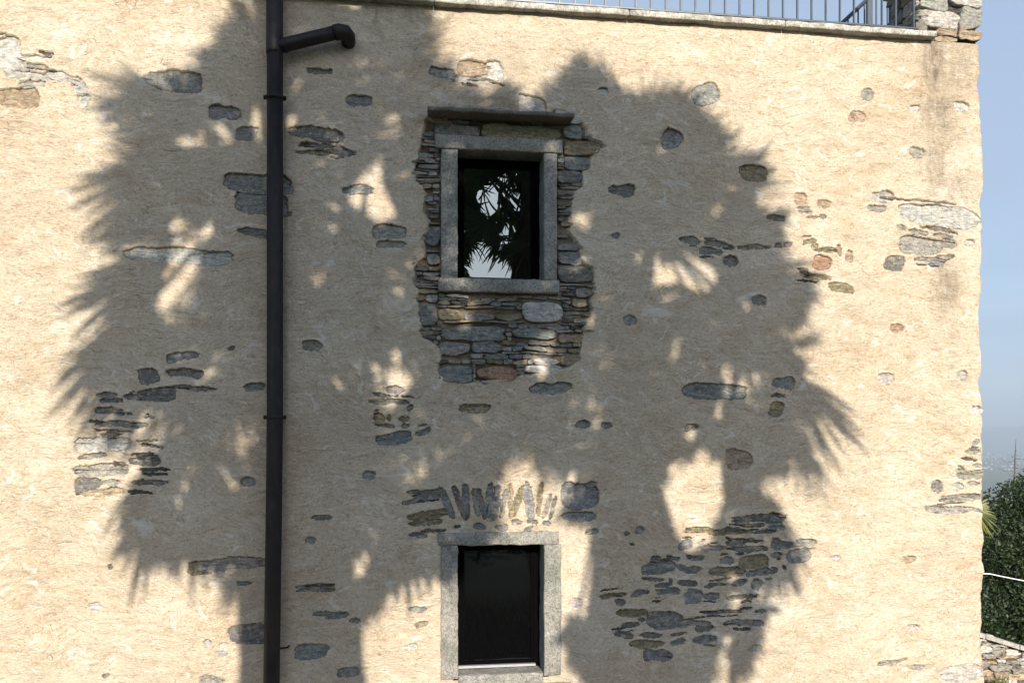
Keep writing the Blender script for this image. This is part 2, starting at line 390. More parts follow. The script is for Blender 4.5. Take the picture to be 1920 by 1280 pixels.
# stones showing through the plaster: x y w h rot tone (photo pixels)
LONE = """325 152 98 36 -1 b|422 211 56 22 0 b|462 250 38 22 0 b|600 134 44 8 0 d|673 188 46 18 0 b|830 137 46 20 -4 b
1131 172 18 14 0 l|1323 177 52 36 24 b|1260 261 38 34 0 b|1627 176 22 20 0 g|1608 219 32 20 -4 t|1803 200 28 18 0 l|1718 286 28 18 -8 g
338 480 186 25 -1 l|478 438 56 14 -8 b|672 356 54 14 0 b|730 434 60 26 0 g|733 457 50 10 0 g|1164 356 48 16 -4 d|1413 325 52 28 0 o
1155 441 16 9 0 b|1369 489 28 18 -4 d|1423 562 30 16 0 d|1182 600 24 14 0 b|1655 370 42 20 0 l|1645 391 38 12 0 g|1758 494 28 12 0 b|1818 455 20 12 0 l
1677 493 38 26 -6 d|1544 491 36 24 -6 r|1683 614 30 12 -4 r|1456 409 36 12 -6 d|1580 538 52 16 -12 o
342 669 54 12 8 b|280 705 34 26 8 d|347 698 64 13 -2 d|295 739 66 23 3 d|435 653 12 8 0 d|466 902 24 16 0 b|478 725 38 13 0 b
586 648 36 18 0 g|692 890 24 14 0 b|890 765 58 14 0 o|1033 728 74 19 1 b|1341 733 116 27 -2 b|1093 796 28 12 3 b|1138 797 18 12 0 b|1297 800 28 11 0 d
1385 861 52 33 -4 t|1469 718 42 18 -2 b|1458 742 28 8 0 d|1455 768 28 25 0 o|1661 710 32 18 3 l|1803 705 21 18 0 l|1830 768 24 14 0 l
467 1187 74 34 2 d|178 1138 20 15 0 l|390 1206 12 14 30 l|418 1209 15 9 0 l|415 1227 22 9 0 l|603 969 36 7 0 d|582 1012 20 11 0 b
622 1151 62 11 -2 b|783 1140 29 9 0 b|790 1169 25 9 6 o|768 1213 26 12 6 l|584 1221 60 27 2 b|653 1258 40 17 0 b|1110 996 24 9 4 g|1175 1000 11 9 0 b|1199 993 18 11 6 b
1079 1129 25 15 0 l|1567 1045 17 8 0 l|1704 1048 30 11 0 t|1709 1175 24 12 0 l|1672 1240 62 7 4 g|1720 1250 26 7 0 g|1800 1260 84 27 0 l|397 1277 42 14 0 g|1415 1215 24 13 0 l
30 183 78 34 2 t|1547 382 26 14 0 t|457 1095 26 6 0 d|665 1163 20 6 0 b|1716 203 18 13 0 l|998 198 50 36 0 l|87 100 28 6 -12 k|197 1266 14 8 0 g|205 1062 8 9 0 k|1185 1020 8 4 0 k"""
CLUST = {
 'upper_left': """66 108 58 8 0 l|63 125 52 12 0 g|65 141 62 11 -4 l|60 158 46 11 4 g|157 187 18 25 0 l""",
 'behind_pipe': """485 345 120 32 -1 b|490 380 92 38 -4 b|520 400 50 10 0 d""",
 'below_pipe_arm': """588 250 92 22 -6 d|630 258 28 24 -8 g|600 274 80 8 -2 d|640 284 50 12 -3 d|585 286 60 5 0 o""",
 'above_window': """888 128 60 26 4 t|925 132 34 34 0 l|880 145 40 16 0 l""",
 'right_of_window': """1293 451 36 12 -4 b|1342 458 46 9 -10 b|1333 471 44 10 -2 b|1365 462 22 7 -8 d|1415 463 60 7 3 o|1460 461 14 10 0 d|1479 459 18 7 0 d|1520 454 28 8 4 o|1528 462 16 5 20 o|1548 468 44 8 2 o|1574 468 10 20 8 t|1594 480 14 20 -6 t|1530 517 60 9 -8 o|1507 508 26 6 -20 k""",
 'tan_square': """1502 374 24 23 -3 t|1507 390 28 7 -3 g|1510 398 30 7 -4 g|1523 407 22 5 0 g|1543 406 16 6 0 d""",
 'corner_block': """1760 405 156 36 -4 l|1690 427 20 9 0 g|1722 436 42 8 -8 g|1765 430 66 6 -9 d|1726 460 84 30 -4 g|1772 456 44 12 -2 g|1770 441 40 6 -6 d|1745 485 66 8 2 g|1775 480 32 7 6 d""",
 'left_middle': """202 740 34 7 0 d|211 750 40 9 2 d|247 744 26 11 -8 d|365 727 78 6 -4 d|205 771 50 13 -2 d|225 795 92 9 -2 d|180 789 24 4 4 k|243 776 12 4 0 k|280 783 20 4 0 d|212 813 24 6 -14 g""",
 'left_low': """195 832 96 24 0 l|172 855 48 8 6 g|272 863 52 18 4 d|190 881 100 20 2 g|167 906 48 21 4 d|210 905 30 9 0 g|190 922 78 13 2 t|292 880 52 4 -3 k|292 888 44 4 -4 k|280 904 62 8 0 d|262 923 42 5 -6 k|225 868 20 5 0 k|270 850 44 5 4 k|285 836 40 4 -8 k""",
 'middle': """740 732 30 14 0 g|717 741 34 7 -4 d|733 754 68 8 -2 d|769 765 14 9 40 d|711 783 20 18 -20 o|729 783 8 11 0 o|757 785 22 9 0 o|760 797 15 9 0 b|722 798 34 5 -6 d|793 809 30 8 14 b|738 822 66 20 8 b""",
 'arch': """838 942 15.6 58 18 b|862 942 14.3 64 16 d|874 940 15.6 60 14 b|893 940 13.0 48 8 g|903 945 11.7 56 7 d|917 938 18.2 60 6 b|930 942 14.3 62 2 b|944 944 11.7 50 0 g|957 938 11.7 58 -4 t|970 940 16.9 60 -10 o|992 940 20 64 -3 b|1012 935 11.7 58 -8 t|1026 948 10.4 46 -14 g|1037 952 9.1 44 -14 d|1088 931 68 46 0 b|1110 908 20 8 4 d|1085 968 62 17 0 b|800 965 74 13 3 o|797 979 62 9 5 o|812 995 46 4 3 k|798 921 64 6 2 d|800 930 50 8 0 b|770 940 36 8 16 d|800 939 46 4 3 k|783 1003 34 8 -3 b|857 986 14 5 14 k|899 985 22 8 -12 d|940 988 24 11 0 b|968 978 20 8 -5 d|998 978 22 9 -12 d|1025 981 16 6 -6 d|992 990 18 5 28 d""",
 'right_low': """1425 972 98 13 3 d|1410 986 46 6 0 d|1345 996 124 9 -2 o|1372 990 30 6 0 d|1435 996 42 6 0 d|1392 1012 62 5 -6 k|1285 1021 28 17 12 b|1316 1018 14 6 0 l|1377 1018 36 9 -4 d|1335 1027 52 8 -5 g|1416 1013 32 4 0 d|1405 1029 66 10 0 b|1385 1037 18 4 0 k|1229 1045 20 7 14 d|1260 1044 26 5 -14 d|1303 1045 34 8 -2 d|1362 1050 26 13 0 g|1412 1052 56 24 2 o|1235 1064 66 21 6 b|1290 1065 48 10 -2 b|1363 1071 66 17 0 o|1420 1073 42 12 4 b|1224 1085 42 5 -4 d|1257 1089 8 9 0 d|1289 1092 36 12 -10 d|1243 1096 32 6 0 d|1341 1097 42 6 6 d|1386 1092 28 12 8 d|1417 1095 20 18 -20 b|1253 1108 40 11 4 b|1200 1111 34 9 10 d|1150 1116 48 7 0 o|1162 1128 22 11 -16 d|1230 1127 16 4 0 k|1300 1117 34 24 0 b|1333 1117 30 14 -4 b|1392 1117 58 7 2 d|1185 1147 60 13 -4 o|1247 1162 68 32 0 b|1182 1170 34 9 6 d|1203 1162 14 7 -10 d|1170 1189 36 10 -4 d|1222 1188 40 7 -3 d|1272 1188 26 6 4 d|1320 1177 34 13 0 d|1321 1197 46 13 3 b|1270 1202 28 10 12 b|1212 1208 62 15 2 o|1234 1229 54 19 -6 b|1400 1127 22 4 4 k|1350 1147 80 5 -2 d|1397 1139 24 4 4 k|1305 1168 62 8 4 g|1395 1168 76 10 -4 b|1449 975 32 13 -6 b|1455 987 32 8 -2 b|1447 996 16 5 0 d|1467 1021 44 15 -2 d|1511 1016 42 11 4 g|1456 1039 22 8 6 d|1453 1010 14 4 6 d|1497 1041 46 24 4 b|1459 1047 9 3 0 k|1448 1071 18 6 4 d|1470 1063 12 4 -40 k|1440 1085 14 4 0 d|1425 1146 22 5 0 d""",
 'right_edge': """1828 828 16 9 20 g|1822 846 28 7 4 g|1816 861 32 5 -8 k|1830 872 20 6 0 g|1800 882 20 8 0 g|1820 889 52 13 2 g|1795 912 22 12 0 l|1757 911 22 21 0 d|1800 932 82 13 2 g|1785 955 110 12 -3 g|1825 905 26 6 0 g""",
 'long_low': """375 1064 44 26 0 o|438 1056 124 20 3 g""",
 'thin_pair': """592 1099 70 7 0 g|594 1106 66 6 -1 d""",
 'top_slope': """14 100 44 60 8 l|28 128 34 34 0 l|118 146 58 14 -14 l|148 162 22 30 28 l""",
}
STONES = []   # (polygon, tone, cluster or None)
def parse(txt, cl):
    for s in txt.replace('\n', '|').split('|'):
        s = s.split()
        if not s: continue
        x, y, w_, h_, rot = map(float, s[:5]); cx, cz = W(x, y)
        if cl == 'arch' and h_ > 40 and w_ < 26: w_ *= .78
        k = 1 / 300.0 * (1 + (x - 738) / F * sy)
        P = blob(cx, cz, w_ * k * 1.04, h_ * k * 1.06 + 0.002, rot, p=3.0 if w_ > 40 else 2.5)
        P = resample(P, 0.009, 0.0030); STONES.append((P, s[5], cl))
parse(LONE, None)
for k_, t_ in CLUST.items():
    n0_ = len(STONES); parse(t_, k_)
    if k_ == 'arch': continue
    for P, kk, cl in STONES[n0_:]:      # thin open joints between the layers
        if random.random() < .38:
            w_ = np.ptp(P[:, 0]); u_ = random.choice((-1, 1)); c_ = P.mean(0)
            if w_ < .04: continue
            Q = blob(c_[0] + random.uniform(-.3, .3) * w_, c_[1] + u_ * (np.ptp(P[:, 1]) / 2 + random.uniform(.008, .018)), w_ * random.uniform(.4, .9), random.uniform(.007, .012), random.uniform(-8, 8), p=2.2, jag=.2)
            STONES.append((resample(Q, .009, .002), random.choice('kkdo'), k_))

# rubble left bare round the upper window
PATCH = [W(*p) for p in [(797,216),(794,245),(786,275),(774,312),(776,330),(800,347),(797,380),(796,425),(793,450),(785,490),(778,520),(785,545),
 (777,575),(780,610),(800,640),(822,655),(820,690),(830,712),(855,720),(885,722),(920,716),(960,713),(975,702),(1050,699),(1068,682),(1088,662),(1098,620),
 (1105,590),(1107,562),(1115,540),(1110,515),(1095,490),(1085,460),(1068,440),(1072,405),(1075,380),(1080,360),(1095,340),(1100,315),(1113,288),(1132,272),
 (1100,258),(1095,238),(1093,214),(1075,205),(1035,205),(1022,214),(975,214)]]
BIG = [(980,566,1055,604,'l'),(827,612,948,638,'b'),(822,641,882,666,'g'),(885,640,941,661,'b'),(777,569,820,610,'d'),(821,578,865,600,'o'),(868,586,927,600,'g'),
 (821,686,886,718,'b'),(893,687,968,712,'r'),(1000,670,1049,684,'l'),(984,685,1053,700,'l'),(1051,665,1088,685,'t'),(1045,455,1086,470,'b'),(1046,472,1092,496,'b'),
 (1047,498,1110,529,'d'),(1079,541,1111,557,'g'),(1072,560,1102,577,'t'),(960,616,1044,634,'b'),(1047,626,1097,642,'t'),(799,476,826,496,'b'),(799,424,826,460,'b'),
 (1057,266,1127,289,'o'),(1058,294,1108,318,'b'),(1040,206,1092,232,'l'),(1056,235,1092,260,'b'),(1046,322,1092,342,'d'),(798,551,822,566,'g'),(930,588,978,600,'o'),(815,236,900,258,'d'),(903,236,1052,258,'o')]
def masonry(mb, region, blocks, rows, length, frame, tones, d=(0.006, 0.02), v0=None, gap=0.0035, amp=0.008, slope=0.0):
    us = [p[0] for p in region]; vs_ = [p[1] for p in region]
    v = min(vs_); 
    while v < max(vs_):
        h = random.uniform(*rows); u = min(us) + random.uniform(-.05, 0)
        while u < max(us):
            L = random.uniform(*length) * (1.6 if h < 0.02 else 1); hh = h
            if random.random() < 0.12: hh = h * 1.0
            vv = v + slope * (u - min(us)) + 0.006 * float(vn(np.array(u * 6), np.array(v * 6), 2))
            x0, x1, z0, z1 = u + gap / 2, u + L - gap / 2, vv + gap / 2, vv + hh - gap / 2
            for (a, b_, c, e) in blocks:            # trim against worked stones
                if z1 > b_ + .002 and z0 < e - .002 and x1 > a and x0 < c:
                    if x0 < a and a - x0 > 0.02: x1 = min(x1, a - gap / 2)
                    elif x1 > c and x1 - c > 0.02: x0 = max(x0, c + gap / 2)
                    else: x1 = x0
            if x1 - x0 > 0.014:
                cxx, czz = (x0 + x1) / 2, (z0 + z1) / 2
                if inpoly(np.array([cxx]), np.array([czz]), region)[0]:
                    P = blob(cxx, czz, x1 - x0, z1 - z0, random.uniform(-2.5, 2.5), p=4.5, jag=0.07)
                    dd = random.uniform(*d)
                    stone(mb, P, dd, dd + random.uniform(-.003, .006), amp, tone(random.choice(tones), .3), frame, back=0.07)
            u += L
        v += h

# ------------------------------------------------------------------ the house
house = empty('stone_house', (0, 0, 0), 'old cream plastered house wall with patches of bare stone and two small windows', 'house')
XR = W(1841, 600)[0]; XL = -9.0
ZTOP = W(1440, 56.0)[1]
fine_x0 = W(-40, 600)[0]; fine_z0 = W(400, 1310)[1] - 0.1
step = 0.006
xs = np.concatenate([np.linspace(XL, fine_x0, 60, endpoint=False), np.arange(fine_x0, XR, step), [XR]])
zs = np.concatenate([np.linspace(-0.6, fine_z0, 40, endpoint=False), np.arange(fine_z0, ZTOP, step), [ZTOP]])
GX, GZ = np.meshgrid(xs, zs, indexing='ij')
wx = GX + 0.10 * vn(GX * 1.7, GZ * 1.7, 40); wz = GZ + 0.10 * vn(GX * 1.3, GZ * 1.3, 41)
H = 0.022 * fbm(GX * 1.1, GZ * 1.1, 2, 5) + 0.011 * fbm(wx * 5, wz * 8, 3, 8) + 0.0038 * fbm(wx * 17, wz * 46, 3, 12) + 0.0016 * vn(GX * 90, GZ * 110, 21)
H = -H
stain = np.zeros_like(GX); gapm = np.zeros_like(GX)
def local(P, m):
    P = np.array(P); i0 = np.searchsorted(xs, P[:, 0].min() - m); i1 = np.searchsorted(xs, P[:, 0].max() + m)
    j0 = np.searchsorted(zs, P[:, 1].min() - m); j1 = np.searchsorted(zs, P[:, 1].max() + m)
    return slice(i0, i1), slice(j0, j1)
surf = H.copy()
for P, k, cl in STONES:
    sl = local(P, 0.03); x, z = GX[sl], GZ[sl]
    if x.size == 0: continue
    jx = x + 0.007 * fbm(x * 55, z * 55, 2, 33); jz = z + 0.006 * fbm(x * 50 + 9, z * 60, 2, 34)
    ins = inpoly(jx, jz, P); d = edgedist(x, z, P)
    big_ = min(1, (P[:, 1].max() - P[:, 1].min()) / 0.05)
    c = P.mean(0)
    # the plaster thickens towards the upper lip and feathers out at the foot
    up = np.clip((z - c[1]) / (P[:, 1].max() - c[1] + 1e-4), -1, 1)
    out = -(0.001 + 0.005 * np.clip(up, 0, 1)) * big_ * np.exp(-(d / 0.016) ** 2)
    H[sl] = np.where(ins, 0.040, H[sl] + out)
    gapm[sl] = np.maximum(gapm[sl], np.where(ins & ((d > 0.008) | (up > 0.5)), 1.0, 0.0))  # upper lip of each recess is coloured dark as its own shadow
for (x0_, y0_, x1_, y1_) in ((821, 996, 1052, 1300), (815, 258, 1054, 549)):
    r_ = rect(x0_, y0_, x1_, y1_); dx_ = np.maximum(np.maximum(r_[0] - GX, GX - r_[2]), 0); dz_ = np.maximum(np.maximum(r_[1] - GZ, GZ - r_[3]), 0)
    k_ = np.clip(1 - np.hypot(dx_, dz_) / 0.10, 0, 1); k_ = k_ * k_ * (3 - 2 * k_); lo_ = H < 0.02
    H = np.where(lo_, H * (1 - k_) + (0.001 + H * .15) * k_, H)
PATCHN = resample(PATCH, 0.02, 0.005)
sl = local(PATCHN, 0.05); x, z = GX[sl], GZ[sl]
jx = x + 0.055 * fbm(x * 9, z * 11, 4, 35); jz = z + 0.05 * fbm(x * 8 + 9, z * 12, 4, 36)
ins = inpoly(jx, jz, PATCHN); d = edgedist(jx, jz, PATCHN)
H[sl] = np.where(ins, 0.010 + np.minimum(0.018, d * 1.2) + 0.012 * vn(x * 20, z * 40, 77), H[sl] - 0.002 * np.exp(-(d / 0.03) ** 2))
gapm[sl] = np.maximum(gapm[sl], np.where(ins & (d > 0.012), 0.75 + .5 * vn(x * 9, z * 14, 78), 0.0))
# weathering
def stain_ell(px, py, rx, ry, a, p=2):
    c = W(px, py); q = ((GX - c[0]) / (rx * PX)) ** 2 + ((GZ - c[1]) / (ry * PX)) ** 2
    global stain; stain = np.maximum(stain, a * np.exp(-q ** (p / 2)))
stain_ell(905, 212, 85, 16, 1.0); stain_ell(930, 195, 70, 22, 0.55); stain_ell(1060, 225, 30, 18, 0.5)
stain_ell(1752, 120, 30, 75, 1.0); stain_ell(1765, 200, 50, 75, 0.75); stain_ell(1800, 130, 55, 70, 0.5)
stain_ell(1755, 310, 28, 70, 0.7); stain_ell(1790, 350, 50, 40, 0.5); stain_ell(1775, 535, 34, 60, 0.8); stain_ell(1790, 620, 22, 40, 0.3)
stain_ell(705, 20, 5, 26, 0.6); stain_ell(770, 25, 22, 18, 0.4); stain_ell(690, 12, 160, 12, 0.4); stain_ell(900, 125, 60, 22, 0.4); stain_ell(900, 150, 50, 25, 0.25)
stain_ell(1770, 440, 50, 40, 0.3); stain_ell(548, 300, 8, 300, 0.25); stain_ell(535, 640, 6, 600, 0.3); stain_ell(740, 825, 45, 18, 0.35); stain_ell(1110, 20, 500, 5, .3)
stain_ell(1850, 200, 14, 260, 0.35); stain_ell(1530, 250, 60, 25, 0.12); stain_ell(350, 780, 60, 40, .15)
# uneven arris at the right-hand corner
ex = np.clip((GX - (XR - 0.03)) / 0.03, 0, 1)
H = H + 0.012 * ex ** 2
prof = 0.024 * fbm(zs * 2.3, zs * 0 + 3, 3, 60) + 0.020 * fbm(zs * 8 + .8 * np.sin(zs * 5), zs * 1.7 + 8, 5, 61)
GXe = GX + prof[None, :] * np.clip((GX - (XR - 0.15)) / 0.15, 0, 1) ** 2
nx, nz = GX.shape
V = np.stack([GXe.ravel(), H.ravel(), GZ.ravel()], 1)
# window openings
OPEN = {}
def opening(x0, x1, y0, y1):
    a = W(x0, (y0 + y1) / 2); b = W(x1, (y0 + y1) / 2); return (a[0], b[0], W((x0 + x1) / 2, y1)[1], W((x0 + x1) / 2, y0)[1])
O_up = opening(858, 1019.5, 284, 524); O_lo = opening(858.5, 1020, 1021, 1263)
I, J = np.meshgrid(np.arange(nx - 1), np.arange(nz - 1), indexing='ij')
cx_ = (xs[:-1] + xs[1:])[:, None] / 2 + 0 * J; cz_ = (zs[:-1] + zs[1:])[None, :] / 2 + 0 * I
keep = np.ones(cx_.shape, bool)
for o_ in (O_up, O_lo):
    keep &= ~((cx_ > o_[0] - .03) & (cx_ < o_[1] + .03) & (cz_ > o_[2] - .03) & (cz_ < o_[3] + .03))
a = (I * nz + J)[keep]; Fq = np.stack([a, a + nz, a + nz + 1, a + 1], 1)
# side wall turning back at the corner, top strip, left end
side_y = [0.03, 0.15, 0.6, 2.0, 7.0]
base = len(V); extra = []
for q, yy in enumerate(side_y):
    e = np.stack([V[(nx - 1) * nz:(nx) * nz, 0] + 0.002 * (q > 0), np.full(nz, yy), zs], 1); extra.append(e)
V2 = np.concatenate([V] + extra); f2 = []
prev = np.arange((nx - 1) * nz, nx * nz)
for q in range(len(side_y)):
    cur = base + q * nz + np.arange(nz)
    f2.append(np.stack([prev[:-1], cur[:-1], cur[1:], prev[1:]], 1)); prev = cur
Fq = np.concatenate([Fq] + f2)
me = bpy.data.meshes.new('plaster_wall')
me.vertices.add(len(V2)); me.vertices.foreach_set('co', V2.astype(np.float32).ravel())
me.loops.add(Fq.size); me.loops.foreach_set('vertex_index', Fq.astype(np.int32).ravel())
me.polygons.add(len(Fq)); me.polygons.foreach_set('loop_start', np.arange(0, Fq.size, 4, dtype=np.int32))
me.update(calc_edges=True)
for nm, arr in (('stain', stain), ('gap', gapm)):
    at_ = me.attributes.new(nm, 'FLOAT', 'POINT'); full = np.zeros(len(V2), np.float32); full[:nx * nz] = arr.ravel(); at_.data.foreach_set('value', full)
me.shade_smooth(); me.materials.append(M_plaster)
wall = bpy.data.objects.new('wall', me); scn.collection.objects.link(wall); wall.parent = house

# single stones and clusters of stones in the plaster
def stone_in_wall(mb, P, k):
    h = P[:, 1].max() - P[:, 1].min(); c = P.mean(0)
    i = min(nx - 1, np.searchsorted(xs, c[0])); j = min(nz - 1, np.searchsorted(zs, c[1])); s0 = float(surf[i, j])
    rec = min(0.011, 0.4 * h)
    g_ = 1 + 0.007 / max(0.012, h * .5)
    Q = c + (P - c) * np.array([1 + 0.007 / max(.012, (P[:, 0].max() - c[0])), min(1.45, g_)])
    stone(mb, Q, s0 + 0.001, s0 + rec, min(0.008, 0.3 * h), tone(k), FR, back=0.04)
SPECIAL = {(1544, 491): 'rusty orange stone', (1385, 861): 'brown squared stone', (1323, 177): 'blue-grey oval stone', (890, 765): 'olive stone', (338, 480): 'long pale stone'}
spec_w = {W(*k): v for k, v in SPECIAL.items()}
area = [-(np.ptp(P[:, 0]) * np.ptp(P[:, 1])) for P, k, cl in STONES]
rest = MB()
for rank, i in enumerate(np.argsort(area)):
    P, k, cl = STONES[i]
    if rank < 99:
        mb = MB(); stone_in_wall(mb, P, k); lab = None
        for q, v in spec_w.items():
            if math.hypot(P[:, 0].mean() - q[0], P[:, 1].mean() - q[1]) < .03: lab = v
        mb.build('exposed_stone', M_stone, house, True, lab)
    else: stone_in_wall(rest, P, k)
tag(rest.build('small_exposed_stones', M_stone, house, True, 'small stone chips showing through the plaster'), kind='stuff')

# bare rubble round the upper window
mbm = MB()
blocks = [rect(*b[:4]) for b in BIG]
ob = [(O_up[0] - 0.11, O_up[2] - 0.10, O_up[1] + 0.09, O_up[3] + 0.10)]
masonry(mbm, PATCHN, blocks + ob, (0.013, 0.036), (0.05, 0.17), FR, 'bgdogdbktg', d=(-0.002, 0.014))
rub = mbm.build('bare_masonry', M_rubble, house, True)
for (x0, y0, x1, y1, k) in BIG:
    r_ = rect(x0, y0, x1, y1); mb = MB()
    P = blob((r_[0] + r_[2]) / 2, (r_[1] + r_[3]) / 2, r_[2] - r_[0] - .003, r_[3] - r_[1] - .003, random.uniform(-1.5, 1.5), p=4.2, jag=0.08)
    stone(mb, resample(P, 0.01, .0015), 0.0, 0.008, 0.012, tone(k), FR, back=0.07)
    mb.build('stone', M_rubble, rub, True, 'rust-red and white stone' if k == 'r' else None)

def window(o_, px, lab, upper):
    x0, x1, z0, z1 = o_
    root = MB(); wz_ = (x1 - x0)
    # dark frame ring set back in the reveal
    y0_, y1_ = 0.165, 0.215; t = 0.042
    root.box(x0 - .02, x0 + t, y0_, y1_, z0, z1, 0.003); root.box(x1 - t, x1 + .02, y0_, y1_, z0, z1, 0.003)
    root.box(x0 + t, x1 - t, y0_ + .001, y1_, z1 - t - .012, z1, 0.003); root.box(x0 + t, x1 - t, y0_ + .001, y1_, z0, z0 + t, 0.003)
    wo = root.build('window', M_frame, house, False, lab)
    g = MB(); g.box(x0 + t - .004, x1 - t + .004, y0_ + 0.018, y0_ + 0.026, z0 + t - .004, z1 - t - .008); g.build('glass_pane', M_glass if upper else M_glass_low, wo)
    # inner beading
    s = MB(); q = t + .014
    for (a, b_, c, e) in ((x0 + t, x0 + q, z0 + t, z1 - t), (x1 - q, x1 - t, z0 + t, z1 - t)):
        s = MB(); s.box(a, b_, y0_ + .006, y0_ + .018, c, e); s.build('glazing_bead', M_frame, wo)
    X = lambda p, q_: W(p, q_)[0]
    Z = lambda p, q_: W(p, q_)[1]
    if upper:
        b = MB(); b.box(X(815, 270), X(1054, 270), -0.022, 0.20, z1, Z(935, 259), 0.006, 0.0035, seg=0.03); b.build('lintel', M_granite, wo, True)
        for (a, c) in ((X(827, 400), x0), (x1, X(1044, 400))):
            b = MB(); b.box(a, c, -0.012, 0.20, z0 + .001, z1 - .001, 0.005, 0.003, seg=0.03); b.build('jamb', M_granite, wo, True)
        b = MB(); b.box(X(822, 535), X(1048, 535), -0.028, 0.20, Z(935, 549), z0, 0.008, 0.0035, seg=0.03); b.build('sill', M_granite, wo, True)
        b = MB(); b.box(X(801, 220), X(1070, 220), -0.125, 0.06, Z(935, 227), Z(935, 219), 0.006, 0.005, seg=0.035); b.build('hood', M_slab, wo, True, 'thin mossy stone slab projecting over the window')
    else:
        b = MB(); b.box(X(821, 1010), X(1047, 1010), -0.012, 0.20, z1, Z(935, 996.5), 0.007, 0.006, seg=0.03); b.build('lintel', M_granite, wo, True)
        for (a, c) in ((X(826, 1100), x0), (x1, X(1052, 1100))):
            b = MB(); b.box(a, c, -0.010, 0.20, z0 - .02, z1 - .001, 0.005, 0.004, seg=0.03); b.build('jamb', M_granite, wo, True)
        b = MB(); b.box(x0 + .002, x1 - .002, -0.004, 0.20, Z(935, 1320), z0, 0.006, 0.004, seg=0.03); b.box(X(820, 1300), X(1070, 1300), -.03, -.004, Z(935, 1330), z0 - .06, .008, .004, seg=.03)
        b.build('sill', M_granite, wo, True)
        b = MB(); b.box(x0 + .012, x1 - .03, 0.135, 0.165, z0 + .006, z0 + .022, 0.002); b.build('weather_bar', M_alu, wo)
window(O_up, 0, 'upper window in bare rubble under a stone hood', True)
window(O_lo, 0, 'lower window flush in the plaster', False)
# lime fillet hiding the raw edge of the openings
# coping along the terrace edge
c = MB(); x = XL
xe = W(1748, 66)[0]
while x < xe - .05:
    L = min(random.uniform(0.8, 1.3), xe - x)
    if xe - (x + L) < 0.3: L = xe - x
    c.box(x + .0015, x + L - .0015, -0.058, 0.30, ZTOP + 0.001, ZTOP + 0.042, 0.006, 0.004, seg=0.05)
    x += L
c.build('coping', M_coping, house, True, 'thin pale coping stones along the terrace edge')
# terrace deck and rear walls
b = MB(); b.box(XL + .02, XR - .03, 0.302, 6.98, ZTOP - 0.12, ZTOP + 0.02); b.build('terrace_deck', M_coping, house)
b = MB(); b.box(XL - .3, XL, 0.0, 7.0, -0.6, ZTOP); b.box(XL, XR - .03, 6.985, 7.28, -0.6, ZTOP); b.build('rear_wall', M_plaster, house)
# corner pillar of rough stone
px0 = W(1721, 40)[0]; px1 = XR + 0.004; pz0 = ZTOP + 0.0; pz1 = ZTOP + 1.25; pdep = 0.42
mb = MB(); mb.box(px0 + .035, px1 - .03, 0.03, pdep - .02, pz0, pz1, col=TONE['k'])
zj = W(1790, 73)[1]
cop_block = [(px0 - .1, ZTOP - .1, xe, ZTOP + .045)]
random.seed(21)
bigp = [(1728,22,1800,51,'l'),(1801,14,1843,54,'g'),(1757,53,1797,67,'t'),(1797,57,1843,73,'t'),(1726,-12,1779,18,'g'),(1782,-14,1843,10,'l'),(1752,67,1796,77,'t')]
bl = [rect(*q[:4]) for q in bigp]
reg = [(px0, ZTOP - .03), (px1, ZTOP - .03), (px1, pz1), (px0, pz1)]
for q, r_ in zip(bigp, bl):
    P = blob((r_[0] + r_[2]) / 2, (r_[1] + r_[3]) / 2, r_[2] - r_[0] - .006, r_[3] - r_[1] - .006, random.uniform(-2, 2), p=5, jag=0.07)
    stone(mb, resample(P, .012, .002), 0.0, 0.004, 0.02, tone(q[4]), FR, back=.07)
masonry(mb, [(px0, ZTOP + .075), (px1 - .05, ZTOP + .075), (px1 - .05, pz1), (px0, pz1)], bl + cop_block, (0.05, 0.12), (0.10, 0.24), FR, 'lgltg', d=(0.0, 0.012), amp=0.02, gap=.008)
FS = lambda u, v, d: (px0 + d, u, v)
regs = [(0.03, ZTOP + .045), (pdep, ZTOP + .045), (pdep, pz1), (0.03, pz1)]
masonry(mb, regs, [], (0.05, 0.11), (0.10, 0.22), FS, 'gdgo', d=(0.0, 0.012), amp=0.02, gap=.008)
mb.build('pillar', M_rubble, house, True, 'rough stone pillar at the corner above the plaster')

# ------------------------------------------------------------------ drainpipe
xp = ray(515.5, 500, -0.075)[0]; yp = -0.075
dp = empty('drainpipe', (xp, yp, 0), 'dark metal downpipe running down the plaster with a short side arm', 'drainpipe')
rp = 0.0478
zt = ray(515, -80, yp)[2]; zj = ray(515, 96, yp)[2]
b = MB(); b.tube([(xp - .02, yp, -0.1), (xp - .02, yp, ray(515, 1280, yp)[2]), (xp - .006, yp, ray(515, 960, yp)[2]), (xp, yp, ray(515, 780, yp)[2]), (xp, yp, zj)], [rp] * 5, 28, cap=True); b.build('pipe', M_pipe, dp, True)
b = MB(); b.tube([(xp - .002, yp, zj - .02), (xp - .002, yp, zj), (xp - .002, yp, zt + .6)], [rp * 1.035] * 3, 28); b.build('pipe', M_pipe, dp, True)
for py in (183.5, 782):
    zb = ray(515, py, yp)[2]; b = MB()
    b.tube([(xp, yp, zb - .011), (xp, yp, zb - .009), (xp, yp, zb + .009), (xp, yp, zb + .011)], [rp + .002, rp + .007, rp + .007, rp + .002], 28)
    for sgn in (-1, 1):
        b.tube([(xp + sgn * (rp + .002), yp, zb), (xp + sgn * (rp + .018), yp, zb)], 0.0125, 10)
        b.tube([(xp + sgn * (rp + .012), yp - .016, zb), (xp + sgn * (rp + .012), yp + .018, zb)], 0.006, 8)
    b.tube([(xp, yp + rp, zb), (xp, 0.01, zb)], 0.007, 8)
    b.build('bracket', M_pipe, dp, True)
